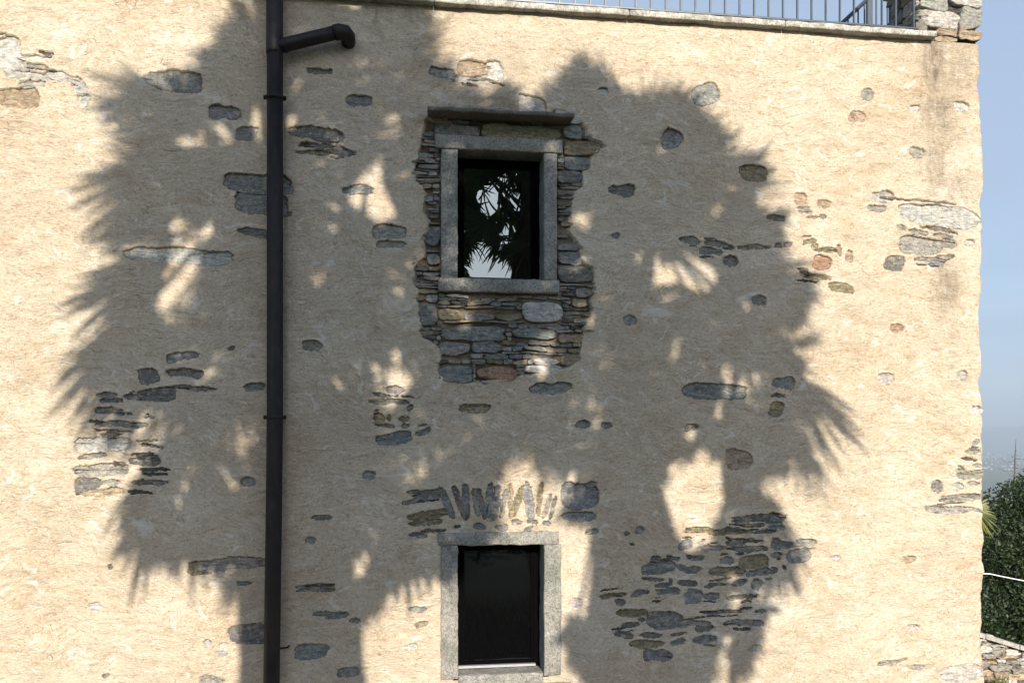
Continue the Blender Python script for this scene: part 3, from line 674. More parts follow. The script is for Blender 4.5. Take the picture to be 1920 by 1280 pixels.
A = np.array(ray(528, 86, yp - .005)); B = np.array(ray(636, 60, -0.10))
b = MB(); b.tube([A - (B - A) * .06, A, A + (B - A) * .5, B], [0.034, 0.041, 0.041, 0.041], 24)
b.tube([A + (B - A) * .02, A + (B - A) * .07], .0455, 24); b.build('side_arm', M_pipe, dp, True)
b = MB(); Dn = (B - A) / np.linalg.norm(B - A); C_ = B + Dn * .02
pts = [B - Dn * .03, B, C_ + np.array([.012, .01, -.004]), C_ + np.array([.028, .04, -.012]), C_ + np.array([.03, .085, -.018]), C_ + np.array([.03, .14, -.02])]
b.tube(pts, [.0465, .0465, .0475, .0465, .044, .044], 24); b.build('elbow', M_pipe, dp, True)
b = MB(); b.tube([(xp + .02, yp, ray(515, 1215, yp)[2]), (xp + rp + .022, yp + .03, ray(515, 1216, yp)[2]), (xp + rp + .028, .02, ray(515, 1216, yp)[2])], .006, 8); b.build('wall_pin', M_pipe, dp, True)

# ------------------------------------------------------------------ railings
rl = empty('terrace_railing', (0, 0.0, ZTOP + .042), 'dark steel railing of thin upright bars on the pale coping', 'railing')
yr = -0.018; zr0 = ZTOP + 0.053; xe2 = ray(1713, 40, yr)[0]
b = MB(); b.box(XL + .1, xe2 + .008, yr - .018, yr + .018, zr0, zr0 + .014, 0.002); b.build('bottom_rail', M_rail, rl)
b = MB(); b.box(XL + .1, xe2 + .008, yr - .022, yr + .022, zr0 + .97, zr0 + .985, 0.002); b.build('top_rail', M_rail, rl)
sp = (ray(1495, 40, yr)[0] - ray(1020, 20, yr)[0]) / 17
xb = ray(1495, 40, yr)[0]
pos_ = [xe2] + [xb + sp * k for k in range(8, -27, -1) if xb + sp * k < xe2 - .05]
first = None
for xx in pos_:
    if first is None:
        b = MB(); b.box(-.006, .006, -.006, .006, .014, .97, 0.0015)
        first = b.build('bar', M_rail); first.parent = rl; o = first
    else:
        o = first.copy(); scn.collection.objects.link(o)
    o.location = (xx, yr, zr0 - ZTOP - .042); o.parent = rl
k = 0
while True:
    xx = pos_[-1] - sp * 6 - 1.2 * k
    if xx < XL + .2: break
    o = first.copy(); scn.collection.objects.link(o); o.location = (xx, yr, zr0 - ZTOP - .042); o.parent = rl; k += 1
for xx in np.arange(XL + .3, 3.5, 1.3):
    b = MB(); b.box(xx - .012, xx + .012, yr - .012, yr + .012, ZTOP + .04, zr0); b.build('foot', M_rail, rl)
sr = empty('stair_railing', ray(1620, 50, 1.3), 'sloping dark handrail with thin bars behind the terrace railing beside the pillar', 'railing')
b = MB(); a_, c_ = np.array(ray(1572, 50, 1.3)), np.array(ray(1628, -2, 1.3)); dv = c_ - a_
b.tube([a_ - dv * .3, a_, c_, c_ + dv * 1.2], .0165, 8); b.build('handrail', M_rail, sr)
for q in (1590, 1609, 1621, 1643, 1653, 1664):
    b = MB(); p0 = ray(q, 75, 1.3); f = (q - 1572) / 56; top = a_ + dv * f
    b.box(p0[0] - .005, p0[0] + .005, 1.295, 1.305, ZTOP + .02, top[2] - .008); b.build('bar', M_rail, sr)
b = MB(); p0 = ray(1630, 75, 1.3); b.box(p0[0] - .02, p0[0] + .02, 1.28, 1.32, ZTOP + .02, ZTOP + 1.1, .003); b.build('post', M_rail, sr)

# ------------------------------------------------------------------ ground sheet
def gh(x, y):
    x = np.asarray(x, float); y = np.asarray(y, float)
    t = np.clip(-y - 0.8, 0, 4.6); z = 0.43 * t * t / (t + .5)
    z = z + 0.10 * np.clip(-y - 5.4, 0, 12)
    z = z + 0.04 * vn(x * 1.3, y * 1.3, 70) * np.clip(np.abs(y), 0, 1)
    r = np.hypot(x, np.maximum(y, 0)); f = np.clip((r - 14) / 1600, 0, 1); f = f * f * (3 - 2 * f)
    return z * (1 - f) - 210 * f - 3.0 * np.clip((r - 10) / 25, 0, 1) * (y > -4) - 0.0 
def axis_(lo, hi):
    a = [0.0]; s = 0.25
    while a[-1] < hi: a.append(a[-1] + s); s *= 1.09
    b = [0.0]; s = 0.25
    while b[-1] > lo: b.append(b[-1] - s); s *= 1.09
    return np.array(sorted(set(a + b)))
ax_ = axis_(-22000, 22000); AX, AY = np.meshgrid(ax_, ax_, indexing='ij'); AZ = gh(AX, AY)
n_ = len(ax_); g = MB()
g.v = list(zip(AX.ravel(), AY.ravel(), AZ.ravel())); g.n = n_ * n_
g.f = [(i * n_ + j, (i + 1) * n_ + j, (i + 1) * n_ + j + 1, i * n_ + j + 1) for i in range(n_ - 1) for j in range(n_ - 1)]
mg, nn, ll, bb = mat('grass_ground'); p_ = geo_pos(nn)
gc = ramp(nn, ll, noise(nn, ll, p_, 0.8, 6, 0.7), [(0.35, (0.04, 0.06, 0.015)), (0.55, (0.07, 0.09, 0.025)), (0.7, (0.12, 0.12, 0.04))])
ll.new(gc, bb.inputs['Base Color']); bb.inputs['Roughness'].default_value = 0.95
ll.new(bump(nn, ll, noise(nn, ll, p_, 40, 5, 0.8), 0.8, 0.05), bb.inputs['Normal'])
go = g.build('ground', mg, None, True); tag(go, kind='structure')
ux = np.linspace(-9, 9, 120); uy = np.linspace(-2.3, -0.02, 18); PX_, PY_ = np.meshgrid(ux, uy, indexing='ij'); pz_ = gh(PX_, PY_) + .012  # pale strip added below the view to bounce warm light onto the wall
pm = MB(); pm.v = list(zip(PX_.ravel(), (PY_ + .06 * vn(PX_ * 2, PY_, 3) * (PY_ < -2.2)).ravel(), pz_.ravel())); pm.n = len(pm.v)
pm.f = [(i * 18 + j, (i + 1) * 18 + j, (i + 1) * 18 + j + 1, i * 18 + j + 1) for i in range(119) for j in range(17)]
M_bounce = plain_mat('bounce_gravel', (0.42, 0.36, 0.27), 0.95, 0, 0.35, 60, bmp=0.8)
tag(pm.build('bounce_path', M_bounce, None, True), kind='structure')
# grass blades over the bank in front of the house
gv = MB(); N = 26000
gx = rng.uniform(-3.5, 6, N); gy = rng.uniform(-4.9, -2.35, N); gz = gh(gx, gy)
ang = rng.uniform(0, math.pi, N); hh = rng.uniform(.04, .11, N); ln = rng.uniform(-.04, .04, (N, 2))
v3 = np.stack([np.stack([gx - .006 * np.cos(ang), gy - .006 * np.sin(ang), gz - .01], 1), np.stack([gx + .006 * np.cos(ang), gy + .006 * np.sin(ang), gz - .01], 1), np.stack([gx + ln[:, 0], gy + ln[:, 1], gz + hh], 1)], 1).reshape(-1, 3)
def fast(name, V_, Fn, matl, cols, parent=None, k=3, smooth=False):
    m = bpy.data.meshes.new(name); m.vertices.add(len(V_)); m.vertices.foreach_set('co', V_.astype(np.float32).ravel())
    m.loops.add(Fn.size); m.loops.foreach_set('vertex_index', Fn.astype(np.int32).ravel())
    m.polygons.add(len(Fn)); m.polygons.foreach_set('loop_start', np.arange(0, Fn.size, Fn.shape[1], dtype=np.int32))
    m.update(calc_edges=True)
    a = m.attributes.new('col', 'FLOAT_COLOR', 'POINT'); cc = np.ones((len(V_), 4), np.float32); cc[:, :3] = np.asarray(cols)[:, None]; a.data.foreach_set('color', cc.ravel())
    m.materials.append(matl); o = bpy.data.objects.new(name, m); scn.collection.objects.link(o)
    if smooth: m.shade_smooth()
    if parent: o.parent = parent; o.matrix_parent_inverse = parent.matrix_world.inverted() if False else o.matrix_parent_inverse; m.vertices.foreach_set('co', (V_ - np.array(parent.location)).astype(np.float32).ravel()); m.update()
    return o
M_grass = leaf_mat('grass_blade', (0.03, 0.05, 0.01), (0.10, 0.13, 0.03), 0.6)
gr = fast('grass', v3, np.arange(3 * N).reshape(-1, 3), M_grass, np.repeat(rng.random(N), 3)); tag(gr, 'short green grass on the bank in front of the house', 'grass', kind='stuff')

# ------------------------------------------------------------------ foliage
def leaves(center, lobes, n, size, seed=1, shell=0.35, flat=0.0, cull=None):
    """leaf quads scattered in the outer layer of several ellipsoid lobes"""
    r_ = np.random.default_rng(seed); V_ = []; C_ = []
    wts = np.array([l_[3] * l_[4] for l_ in lobes]); wts = wts / wts.sum()
    for l_, wt in zip(lobes, wts):
        m_ = int(n * wt); d_ = r_.normal(size=(m_, 3)); d_ /= np.linalg.norm(d_, axis=1)[:, None]
        lump = 1 + 0.30 * fbm(d_[:, 0] * 3 + l_[0], d_[:, 2] * 3 + d_[:, 1] * 2 + l_[1], 3, seed)
        rr = (1 - shell * r_.random(m_) ** 1.6) * lump
        p = np.array(center) + np.array(l_[:3]) + d_ * rr[:, None] * np.array([l_[3], l_[3], l_[4]])
        nrm = d_ * .7 + r_.normal(size=(m_, 3)) * .7; nrm /= np.linalg.norm(nrm, axis=1)[:, None]
        t_ = np.cross(nrm, r_.normal(size=(m_, 3))); t_ /= np.linalg.norm(t_, axis=1)[:, None]; b_ = np.cross(nrm, t_)
        s_ = size * r_.uniform(.6, 1.3, m_)[:, None]
        q = np.stack([p - t_ * s_, p - b_ * s_ * .42, p + t_ * s_, p + b_ * s_ * .42], 1); V_.append(q)
        C_.append(np.clip(r_.random(m_) * .7 + .3 * (lump - .8), 0, 1))
    V_ = np.concatenate(V_).reshape(-1, 3); C_ = np.repeat(np.concatenate(C_), 4)
    return V_, np.arange(len(V_)).reshape(-1, 4), C_
def tree(name, base, h, lobes, n, size, label, cat='tree', seed=1, mat_=None, r=0.12):
    t = empty(name, base, label, cat); b = MB(); B_ = np.array(base, float)
    b.tube([B_ + (0, 0, -.3), B_ + (0.05, 0, h * .4), B_ + (-.04, .03, h * .8)], [r, r * .7, r * .3], 10)
    for l_ in lobes:
        b.tube([B_ + (0, 0, h * .35), B_ + np.array(l_[:3]) * np.array([.5, .5, .7]) + (0, 0, .1), B_ + np.array(l_[:3])], [r * .5, r * .3, r * .08], 7)
    b.build('trunk', M_wood, t, True)
    V_, F_, C_ = leaves(base, lobes, n, size, seed); fast('crown', V_, F_, mat_ or M_leaf, C_, t); return t
# broad evergreen behind the garden wall
tb = np.array(at(1985, 1180, 13.5)); tb[2] = float(gh(tb[0], tb[1]))
zz = at(1985, 870, 13.5)[2] - tb[2]
px_m = 13.5 / F
tree('evergreen_tree', tuple(tb), zz, [(-.55, 0, zz - 1.35, .85, 1.05), (.2, .1, zz - 1.0, .95, 1.0), (-.7, -.1, zz - 2.4, 1.0, 1.1), (.2, -.2, zz - 2.3, 1.1, 1.1), (-.8, 0, zz - 3.5, 1.0, 1.0), (.5, 0, zz - 3.4, 1.2, 1.1), (1.2, .2, zz - 1.5, 1.0, 1.2), (1.5, 0, zz - 2.8, 1.1, 1.2)], 90000, 0.037, 'dense dark green evergreen tree beside the house corner, behind the low rubble wall', seed=3)
t2 = np.array(at(1975, 1000, 24)); t2[2] = float(gh(t2[0], t2[1])); z2 = at(1975, 825, 24)[2] - t2[2]
tree('conifer_tree', tuple(t2), z2, [(0, 0, z2 - .5, .55, .8), (0, 0, z2 - 1.6, .9, .9), (0, 0, z2 - 2.8, 1.2, 1.0), (0, 0, z2 - 4, 1.3, 1.0)], 9000, 0.06, 'darker tree top showing at the right edge behind the bare sapling', seed=8)
# bare sapling
bt = np.array(at(1903, 985, 20)); bt_z = float(gh(bt[0], bt[1]))
tr = empty('bare_tree', (bt[0], bt[1], bt_z), 'thin leafless dead tree top rising above the dark evergreen', 'tree')
b = MB(); top = np.array(at(1905, 823, 20)); k20 = 20 / F
b.tube([(bt[0], bt[1], bt_z - .2), at(1902, 920, 20), at(1903, 860, 20), tuple(top)], [.07, .026, .014, .005], 7); b.build('trunk', M_wood, tr, True)
b = MB(); random.seed(4)
for q in range(11):
    py = 846 + q * 4.4; s_ = 1 if q % 2 else -1; L = random.uniform(8, 17) + (py - 840) * .05; o_ = random.uniform(-.15, .15)
    p0 = np.array(at(1903, py, 20)); p1 = np.array(at(1903 + s_ * L * .6, py + random.uniform(-1, 5), 20)) + (0, o_, 0); p2 = np.array(at(1903 + s_ * L, py + random.uniform(-6, 4), 20)) + (0, 2 * o_, 0)
    b.tube([p0, p1, p2], [.007, .005, .002], 5)
b.build('branches', M_wood, tr, True)
# trees added behind the viewer to cut the skylight on the wall
ADDED_TREES = [(-2.2, -24, 3.2, 7.0, 'added taller dark tree across the lawn, cutting skylight'),
        (4.0, -25, 3.6, 6.8, 'added lower rounded dark tree across the lawn, cutting skylight')]
for q, (x_, y_, s_, top_, lab_) in enumerate(ADDED_TREES):
    z_ = float(gh(x_, y_)); hh_ = top_ - z_ + 2
    tree('added_tree', (x_, y_, z_), hh_, [(0, 0, hh_ * .62, s_, hh_ * .38), (s_ * .5, .4, hh_ * .4, s_ * .8, hh_ * .36), (-s_ * .5, -.3, hh_ * .36, s_ * .8, hh_ * .34), (0, .8, hh_ * .2, s_, hh_ * .22)], 16000, .16, lab_, seed=20 + q, r=.25)

hx0, hx1, hy_ = -6.5, 9.0, -10.5; hz_ = float(gh(1, hy_))  # hedge added to keep far lawn glare out of the lower pane
hd = empty('hedge', (hx0, hy_, hz_), 'added low dark clipped hedge blocking lawn glare in the lower pane', 'hedge')
V_, F_, C_ = leaves((0, hy_, hz_), [(x_, 0, .55, .75, .8) for x_ in np.arange(hx0, hx1, .9)], 22000, .06, 41); fast('foliage', V_, F_, M_leaf, C_, hd)
b = MB()
for x_ in np.arange(hx0, hx1, 1.8): b.tube([(x_, hy_, hz_ - .2), (x_, hy_, hz_ + .8)], .04, 6)
b.build('stems', M_wood, hd)
# ------------------------------------------------------------------ fan palms
class Fan:
    def __init__(s): s.V = []; s.F = []; s.C = []; s.n = 0
    def strip(s, P, wd, N, c):
        """P: k x 3 centre line, wd: k half widths, N: width direction"""
        k = len(P); q = np.concatenate([P - N * wd[:, None], P + N * wd[:, None]]); s.V.append(q)
        for i in range(k - 1): s.F.append((s.n + i, s.n + i + 1, s.n + k + i + 1, s.n + k + i))
        s.C.extend([c] * (2 * k)); s.n += 2 * k
# places where the crowns are thin enough for sky to show through between the hanging leaves (met by the line of sight by way of the upper pane)
THIN = [(*W(920, 362), 20 * PX, 30 * PX, .95), (*W(985, 488), 15 * PX, 36 * PX, .95), (*W(925, 500), 44 * PX, 14 * PX, .75), (*W(957, 430), 9 * PX, 24 * PX, .7), (*W(940, 335), 26 * PX, 14 * PX, .6)]
thin_r = np.random.default_rng(77)
def thin_spot(P):
    k = D / (D - P[:, 1]); X = P[:, 0] * k; Z = ZC + (P[:, 2] - ZC) * k
    for (x_, z_, a_, b_, p_) in THIN:
        if (((X - x_) / a_) ** 2 + ((Z - z_) / b_) ** 2).min() < 1 and thin_r.random() < p_: return True
    return False
def fan_leaf(fb, hub, r_, ang, spread, L, nseg, depth_of, clip=None, droop=0.25, dens=1.0):
    """a fan leaf laid out in the plane parallel to the wall; hub and lengths in metres; depth_of gives how far out it stands"""
    base_c = r_.random()
    t0 = depth_of(hub); tilt = r_.uniform(-.5, .5); tz = r_.uniform(-.3, .3)
    for k in range(nseg):
        a = ang + spread * ((k + .5) / nseg - .5) + r_.normal() * .02
        l_ = L * (1 - .25 * (2 * (k + .5) / nseg - 1) ** 2) * r_.uniform(.82, 1.08)
        d_ = np.array([math.cos(a), math.sin(a)])
        if clip is not None:
            m_ = clip(hub, d_, l_)
            if m_ < .05: continue
            l_ = m_
        u = np.array([0, .3, .55, .8, 1.0]) * l_
        pts = hub + u[:, None] * d_; pts[:, 1] -= droop * l_ * (u / l_) ** 2.4 * r_.uniform(.5, 1.2)
        hw = L * math.tan(spread / nseg / 2) * 1.12 * dens
        wd = np.array([.15, .33, .55, .42, .05]) * hw * r_.uniform(.8, 1.1)
        dep = t0 + tilt * (pts[:, 0] - hub[0]) + tz * (pts[:, 1] - hub[1]) + .015 * (k % 2)
        P3 = np.stack([pts[:, 0], 0 * dep, pts[:, 1]], 1) + S[None, :] * dep[:, None]
        if thin_spot(P3): continue
        nn_ = np.array([-d_[1], 0.25 * (1 if k % 2 else -1), d_[0]])
        fb.strip(P3, wd, nn_, min(1, max(0, base_c * .6 + r_.random() * .4)))
# where the crowns throw their shade on the wall (photo pixels), and the gaps the sun comes through
SH_L = [(505,-60),(445,20),(420,70),(350,130),(290,155),(245,205),(205,250),(215,300),(195,350),(222,400),(190,440),(185,470),(215,500),(190,560),(180,640),(170,700),(175,760),(215,770),(290,765),(305,830),
        (262,900),(238,980),(215,1040),(245,1050),(290,1060),(345,1055),(395,1070),(420,1130),(640,1200),(700,1160),(735,1100),(790,1080),(840,1090),(880,1060),(930,1000),(920,960),(935,905),(955,870),(985,835),(1000,600),(1000,400),(960,160),(860,180),(845,120),(820,50),(790,-60)]
SH_R = [(900,330),(985,200),(1030,160),(1075,125),(1105,120),(1135,150),(1190,180),(1225,165),(1280,170),(1330,215),(1360,250),(1390,280),(1430,310),(1450,340),(1410,350),(1430,385),(1460,405),(1465,440),(1485,480),(1500,520),(1530,548),(1510,590),(1480,640),(1500,665),(1500,700),(1520,770),
        (1530,825),(1520,870),(1470,885),(1420,890),(1446,940),(1472,1000),(1485,1050),(1490,1090),(1455,1120),(1430,1150),(1400,1280),(1340,1300),(1100,1300),(1060,1220),(1050,1180),(1100,1140),(1112,1070),(1105,1000),(1060,960),(1030,930),(1000,870),(975,830),(930,700)]
GAPS = [(663,378,14,28),(703,385,20,44),(712,425,8,14),(737,655,16,12),(742,705,24,22),(700,690,9,10),(1095,415,16,22),(1212,480,22,34),(1250,512,54,24),(1300,508,38,36),(1316,535,16,28),
        (1268,632,9,14),(1315,682,9,16),(1352,706,10,24),(1347,765,16,28),(1372,800,9,22),(1298,812,10,22),(1275,925,36,64),(1320,920,34,72),(1300,985,40,50),(1425,640,12,10),(1385,705,9,12),
        (345,512,30,56),(300,468,40,16),(215,385,10,20),(285,430,16,10),(392,430,8,18),(352,268,10,12),(385,268,10,12),(425,272,12,14),(215,262,26,6),(210,372,8,20),(158,615,16,26),(185,600,12,14),
        (415,668,12,10),(480,235,18,40),(545,235,8,22),(648,8,22,10),(1425,372,26,14),(1510,795,26,10),(1480,865,8,12),(1440,985,2,2),(1370,1080,9,12),(1340,1045,14,12),(1376,1135,12,26),(1360,1220,9,60),
        (165,840,20,14),(230,810,14,10),(870,1120,40,20),(985,930,10,30),(960,920,16,40),(1450,620,14,8),(1400,900,10,8),(750,1130,8,30),(470,30,10,10),(1265,1075,8,8),(1180,470,7,22),(1100,490,7,20),(1440,590,9,16),(1395,570,7,16),(1240,600,6,18),(330,425,14,12),(380,462,14,9),(250,352,9,14),(300,352,8,12),(1330,610,6,16),(1415,700,7,18),(1400,760,6,16),(240,290,9,9),(1475,620,7,10),(1130,560,6,14),(620,430,6,14),(1320,845,8,22)]
SHL = np.array([W(*p) for p in SH_L]); SHR = np.array([W(*p) for p in SH_R])
GW = np.array([(*W(g_[0], g_[1]), g_[2] * PX * (.84 if g_[2] < 19 else 1.0), g_[3] * PX * (.84 if g_[2] < 19 else 1.0)) for g_ in GAPS])
# rasters of the shade for quick lookups
QX0, QZ0, QS = W(0, 600)[0] - .3, W(700, 1350)[1] - .2, 0.012
qx = QX0 + QS * np.arange(600); qz = QZ0 + QS * np.arange(480); QXX, QZZ = np.meshgrid(qx, qz, indexing='ij')
gapr = np.zeros(QXX.shape, bool)
for g_ in GW: gapr |= ((QXX + .03 * fbm(QXX * 14, QZZ * 5, 2, 50) - g_[0]) / g_[2]) ** 2 + ((QZZ - g_[1]) / g_[3]) ** 2 < 1
mL = inpoly(QXX, QZZ, SHL) & ~gapr; mR = inpoly(QXX, QZZ, SHR) & ~gapr; mA = mL | mR; mP = inpoly(QXX, QZZ, SHL) | inpoly(QXX, QZZ, SHR)
def look(m, p):
    i = ((p[..., 0] - QX0) / QS).astype(int); j = ((p[..., 1] - QZ0) / QS).astype(int)
    ok = (i >= 0) & (i < 600) & (j >= 0) & (j < 480)
    return np.where(ok, m[np.clip(i, 0, 599), np.clip(j, 0, 479)], QZZ.max() < p[..., 1])
def clipper(m, r_, over=0.05):
    def c(hub, d_, l_):
        u = np.linspace(0, l_, 16); q = look(m, hub + u[:, None] * d_)
        bad = np.where(~q)[0]
        if len(bad) == 0: return l_
        if look(mP, (hub + u[bad[0]] * d_)[None])[0]: return min(l_, u[bad[0]] + (r_.random() ** 2 * .09 if d_[1] < -.5 else r_.uniform(-.01, .02)))
        return min(l_, u[bad[0]] + r_.random() ** 2 * .10)
    return c
def palm(name, label, mask, poly, centre, T, trunk, seed, count, extra):
    r_ = np.random.default_rng(seed); fb = Fan(); c0 = np.array(W(*centre))
    depth_of = lambda h: T + r_.uniform(-1.1, 1.3)
    clip = clipper(mA, r_); lo, hi = poly.min(0), poly.max(0); k = 0; stems = []
    cov = np.zeros(mask.shape, bool); todo = mask & (QZZ > W(700, 1300)[1])
    def mark(V_):
        t_ = -V_[:, 1] / -S[1]; X_ = V_[:, 0] - S[0] * t_; Z_ = V_[:, 2] - S[2] * t_
        kk = 5; X_ = X_.reshape(-1, 2, kk); Z_ = Z_.reshape(-1, 2, kk)
        for f in np.linspace(0, 1, 5):
            xa = X_[:, 0] * f + X_[:, 1] * (1 - f); za = Z_[:, 0] * f + Z_[:, 1] * (1 - f)
            for g in np.linspace(0, 1, 12):
                xi = xa[:, :-1] * g + xa[:, 1:] * (1 - g); zi = za[:, :-1] * g + za[:, 1:] * (1 - g)
                i = ((xi - QX0) / QS).astype(int).ravel(); j = ((zi - QZ0) / QS).astype(int).ravel()
                ok = (i >= 0) & (i < 600) & (j >= 0) & (j < 480); cov[i[ok], j[ok]] = True
    while k < count:
        free = np.argwhere(todo & ~cov)
        if len(free) < 0.016 * todo.sum(): break
        ij = free[r_.integers(len(free))]; p = np.array([qx[ij[0]], qz[ij[1]]])
        d_ = p - c0; ang = math.atan2(d_[1] - .25, d_[0]) + r_.normal() * .35
        L = r_.uniform(.42, .62); n0 = len(fb.V); h = None
        for back in (.5, .35, .2, .08, 0.0):
            hh_ = p - back * L * np.array([math.cos(ang), math.sin(ang)])
            if look(mA, hh_[None])[0]: h = hh_; break
        if h is None: h = p
        fan_leaf(fb, h, r_, ang, R(r_.uniform(110, 190)), L, 30, depth_of, clip, droop=.0, dens=1.15); k += 1
        if len(fb.V) > n0: mark(np.concatenate(fb.V[n0:]))
        cov[ij[0], ij[1]] = True
        if k % 5 == 0: stems.append(h)
    print('palm', name, k, 'left', (todo & ~cov).sum() / todo.sum())
    # a fringe of leaves whose separate blades reach past the rim of the crown
    for i in range(len(poly)):
        a0, a1 = poly[i], poly[(i + 1) % len(poly)]; sl_n = np.linalg.norm(a1 - a0)
        for q in range(max(1, int(sl_n / .115))):
            e_ = a0 + (a1 - a0) * (q + r_.random()) / max(1, int(sl_n / .115))
            if e_[1] < W(700, 1150)[1] or e_[1] > W(700, -30)[1]: continue
            d_ = e_ - c0; an = math.atan2(d_[1] - (.55 if e_[1] < c0[1] - .1 else .08), d_[0]) + r_.normal() * .16; o_ = np.array([math.cos(an), math.sin(an)])
            if look(mP, (e_ + o_ * .10)[None])[0]: continue       # only where the rim is an outer one
            L = r_.uniform(.42, .60); fan_leaf(fb, e_ - o_ * (L - r_.uniform(.05, .19)), r_, an, R(r_.uniform(40, 62)), L, int(r_.integers(6, 10)), lambda h_: T - r_.uniform(.2, .9), lambda h_, dd_, ll_: ll_ * (.55 if r_.random() < .3 else r_.uniform(.85, 1.05)), droop=.06, dens=.52)
    for (hx, hy, an, spd, L, n_) in extra:
        h = np.array(W(hx, hy)); fan_leaf(fb, h, r_, R(an), R(spd), L * PX, n_, depth_of, None, droop=.08, dens=.95); stems.append(h)
    tp = np.array([c0[0], 0, c0[1]]) + S * T
    gz_ = float(gh(tp[0], tp[1]))
    root = empty(name, (tp[0], tp[1], gz_), label, 'palm tree')
    V_ = np.concatenate(fb.V); fast('crown', V_, np.array(fb.F), M_palm, np.array(fb.C), root)
    st = MB()
    for h in stems:
        e_ = np.array([h[0], 0, h[1]]) + S * (T + r_.uniform(-.3, .3)); mid = (tp + e_) / 2 + (0, 0, .18)
        st.tube([tp, mid, e_], [.022, .014, .010], 6)
    st.build('leaf_stalks', M_palm if False else M_wood, root, True)
    tm = MB(); x0, x1, xw0, xw1 = trunk    # trunk edges on the wall in px at the foot and at the crown
    pts = []; rad = []
    ft = np.array([(W(x0, 1280)[0] + W(x1, 1280)[0]) / 2, 0, W(x0, 1280)[1]]) + S * T
    tc = np.array([(W(xw0, 900)[0] + W(xw1, 900)[0]) / 2, 0, W(xw0, 900)[1]]) + S * T
    r0, r1 = (x1 - x0) / 2 * PX, (xw1 - xw0) / 2 * PX
    dz = (ft - tc); low = ft + dz * ((ft[2] - gz_ + .2) / max(.1, tc[2] - ft[2]))
    ln_ = 26
    for q in range(ln_):
        f = q / (ln_ - 1)
        p = tp * f + low * (1 - f)
        if f > .0: 
            zz_ = low[2] + (tp[2] - low[2]) * f
            g_ = (zz_ - ft[2]) / (tc[2] - ft[2]); g_c = min(1.0, g_)
            p = np.array([ft[0] + (tc[0] - ft[0]) * g_c, tp[1], zz_])
        pts.append(p); g2 = (p[2] - ft[2]) / (tc[2] - ft[2]); rr = r0 + (r1 - r0) * min(1, max(0, g2))
        if p[2] > tc[2]: rr = r1 * max(.3, 1 - (p[2] - tc[2]) / (tp[2] - tc[2] + .01))
        rad.append(rr * (1 + .05 * (q % 2)))
    tm.tube(pts, rad, 20); tm.build('trunk', M_bark, root, True)
    return root
palm('fan_palm', 'taller fan palm on the left whose shade falls across the downpipe', mL, SHL, (500, 430), 7.3, (452, 680, 470, 640), 5, 700,
     [(480,120,122,50,130,7),(340,200,165,50,185,7),(300,320,212,60,180,7),(300,500,205,50,195,6),(255,590,224,24,215,5),(240,620,232,40,200,7),(255,680,238,40,195,7),(265,730,248,30,150,5),(300,640,240,30,230,5),(320,830,262,40,285,7),(370,860,268,30,250,5),(760,60,50,60,90,7),(760,960,280,40,190,5),(270,200,190,40,100,4)])
palm('fan_palm', 'fan palm on the right whose shade falls beside the upper window', mR, SHR, (1230, 430), 7.5, (1085, 1335, 1115, 1240), 9, 700,
     [(1110,240,98,50,160,8),(1270,290,80,40,145,7),(1370,340,42,45,120,6),(1430,520,8,40,150,6),(1470,690,312,46,235,8),(1440,740,-12,40,165,6),(1480,650,20,40,90,5),(1400,890,290,26,270,7),(1440,420,40,50,70,5),(1490,800,290,36,170,6)])

# young fan palm peeping round the corner
yp_ = np.array(at(1826, 962, 8.6)); yz = float(gh(yp_[0], yp_[1]))
yr_ = empty('young_fan_palm', (yp_[0], yp_[1], yz), 'yellow-green fan palm leaves peeping round the house corner', 'palm tree')
fb = Fan(); r_ = np.random.default_rng(3)
for (an, L, dx, dz_) in ((12, .20, 0, .02), (-28, .27, .0, 0), (-62, .24, .0, -.02), (48, .20, -.02, .05), (75, .2, -.05, .03), (120, .3, -.1, 0), (200, .3, -.1, 0)):
    h = yp_ + np.array([dx, r_.uniform(-.05, .05), dz_])
    for k in range(11):
        a = R(an + (k - 5) * 7.5 + r_.normal() * 2.5); l_ = L * r_.uniform(.7, 1.08) * (1 - .2 * ((k - 5) / 5) ** 2); d_ = np.array([math.cos(a), -.1, math.sin(a)])
        u = np.array([0, .4, .75, 1]) * l_; P3 = h + u[:, None] * d_; P3[:, 2] -= .30 * l_ * (u / l_) ** 2
        fb.strip(P3, np.array([.002, .007, .006, .001]), np.array([-math.sin(a), .3, math.cos(a)]), r_.random())
fast('crown', np.concatenate(fb.V), np.array(fb.F), M_palm2, np.array(fb.C), yr_)
b = MB(); b.tube([(yp_[0] - .12, yp_[1], yz - .1), (yp_[0] - .09, yp_[1], (yz + yp_[2]) / 2), tuple(yp_)], [.05, .045, .04], 10); b.build('trunk', M_bark, yr_, True)

# ------------------------------------------------------------------ garden wall, cord, weeds
random.seed(33)
yg = 2.9; gx0 = XR + .03
p1 = ray(1843, 1190, yg); p2 = ray(1920, 1214, yg); sl_ = (p2[2] - p1[2]) / (p2[0] - p1[0]); gx1 = p2[0] + 2.2
zl = p1[2] + sl_ * (gx0 - p1[0]); zr = p1[2] + sl_ * (gx1 - p1[0])
gw = empty('garden_wall', (gx0, yg, -.3), 'low dry rubble wall with a sloping top below the dark evergreen tree', 'wall')
mb = MB(); GWY = lambda u, v, d: (u, yg + d, v)
vs = [(gx0, yg + .03, -.3), (gx1, yg + .03, -.3), (gx1, yg + .03, zr - .02), (gx0, yg + .03, zl - .02), (gx0, yg + .38, -.3), (gx1, yg + .38, -.3), (gx1, yg + .38, zr - .02), (gx0, yg + .38, zl - .02)]
mb.add(vs, [(0, 1, 2, 3), (5, 4, 7, 6), (3, 2, 6, 7), (0, 3, 7, 4), (1, 5, 6, 2), (0, 4, 5, 1)], TONE['k'])
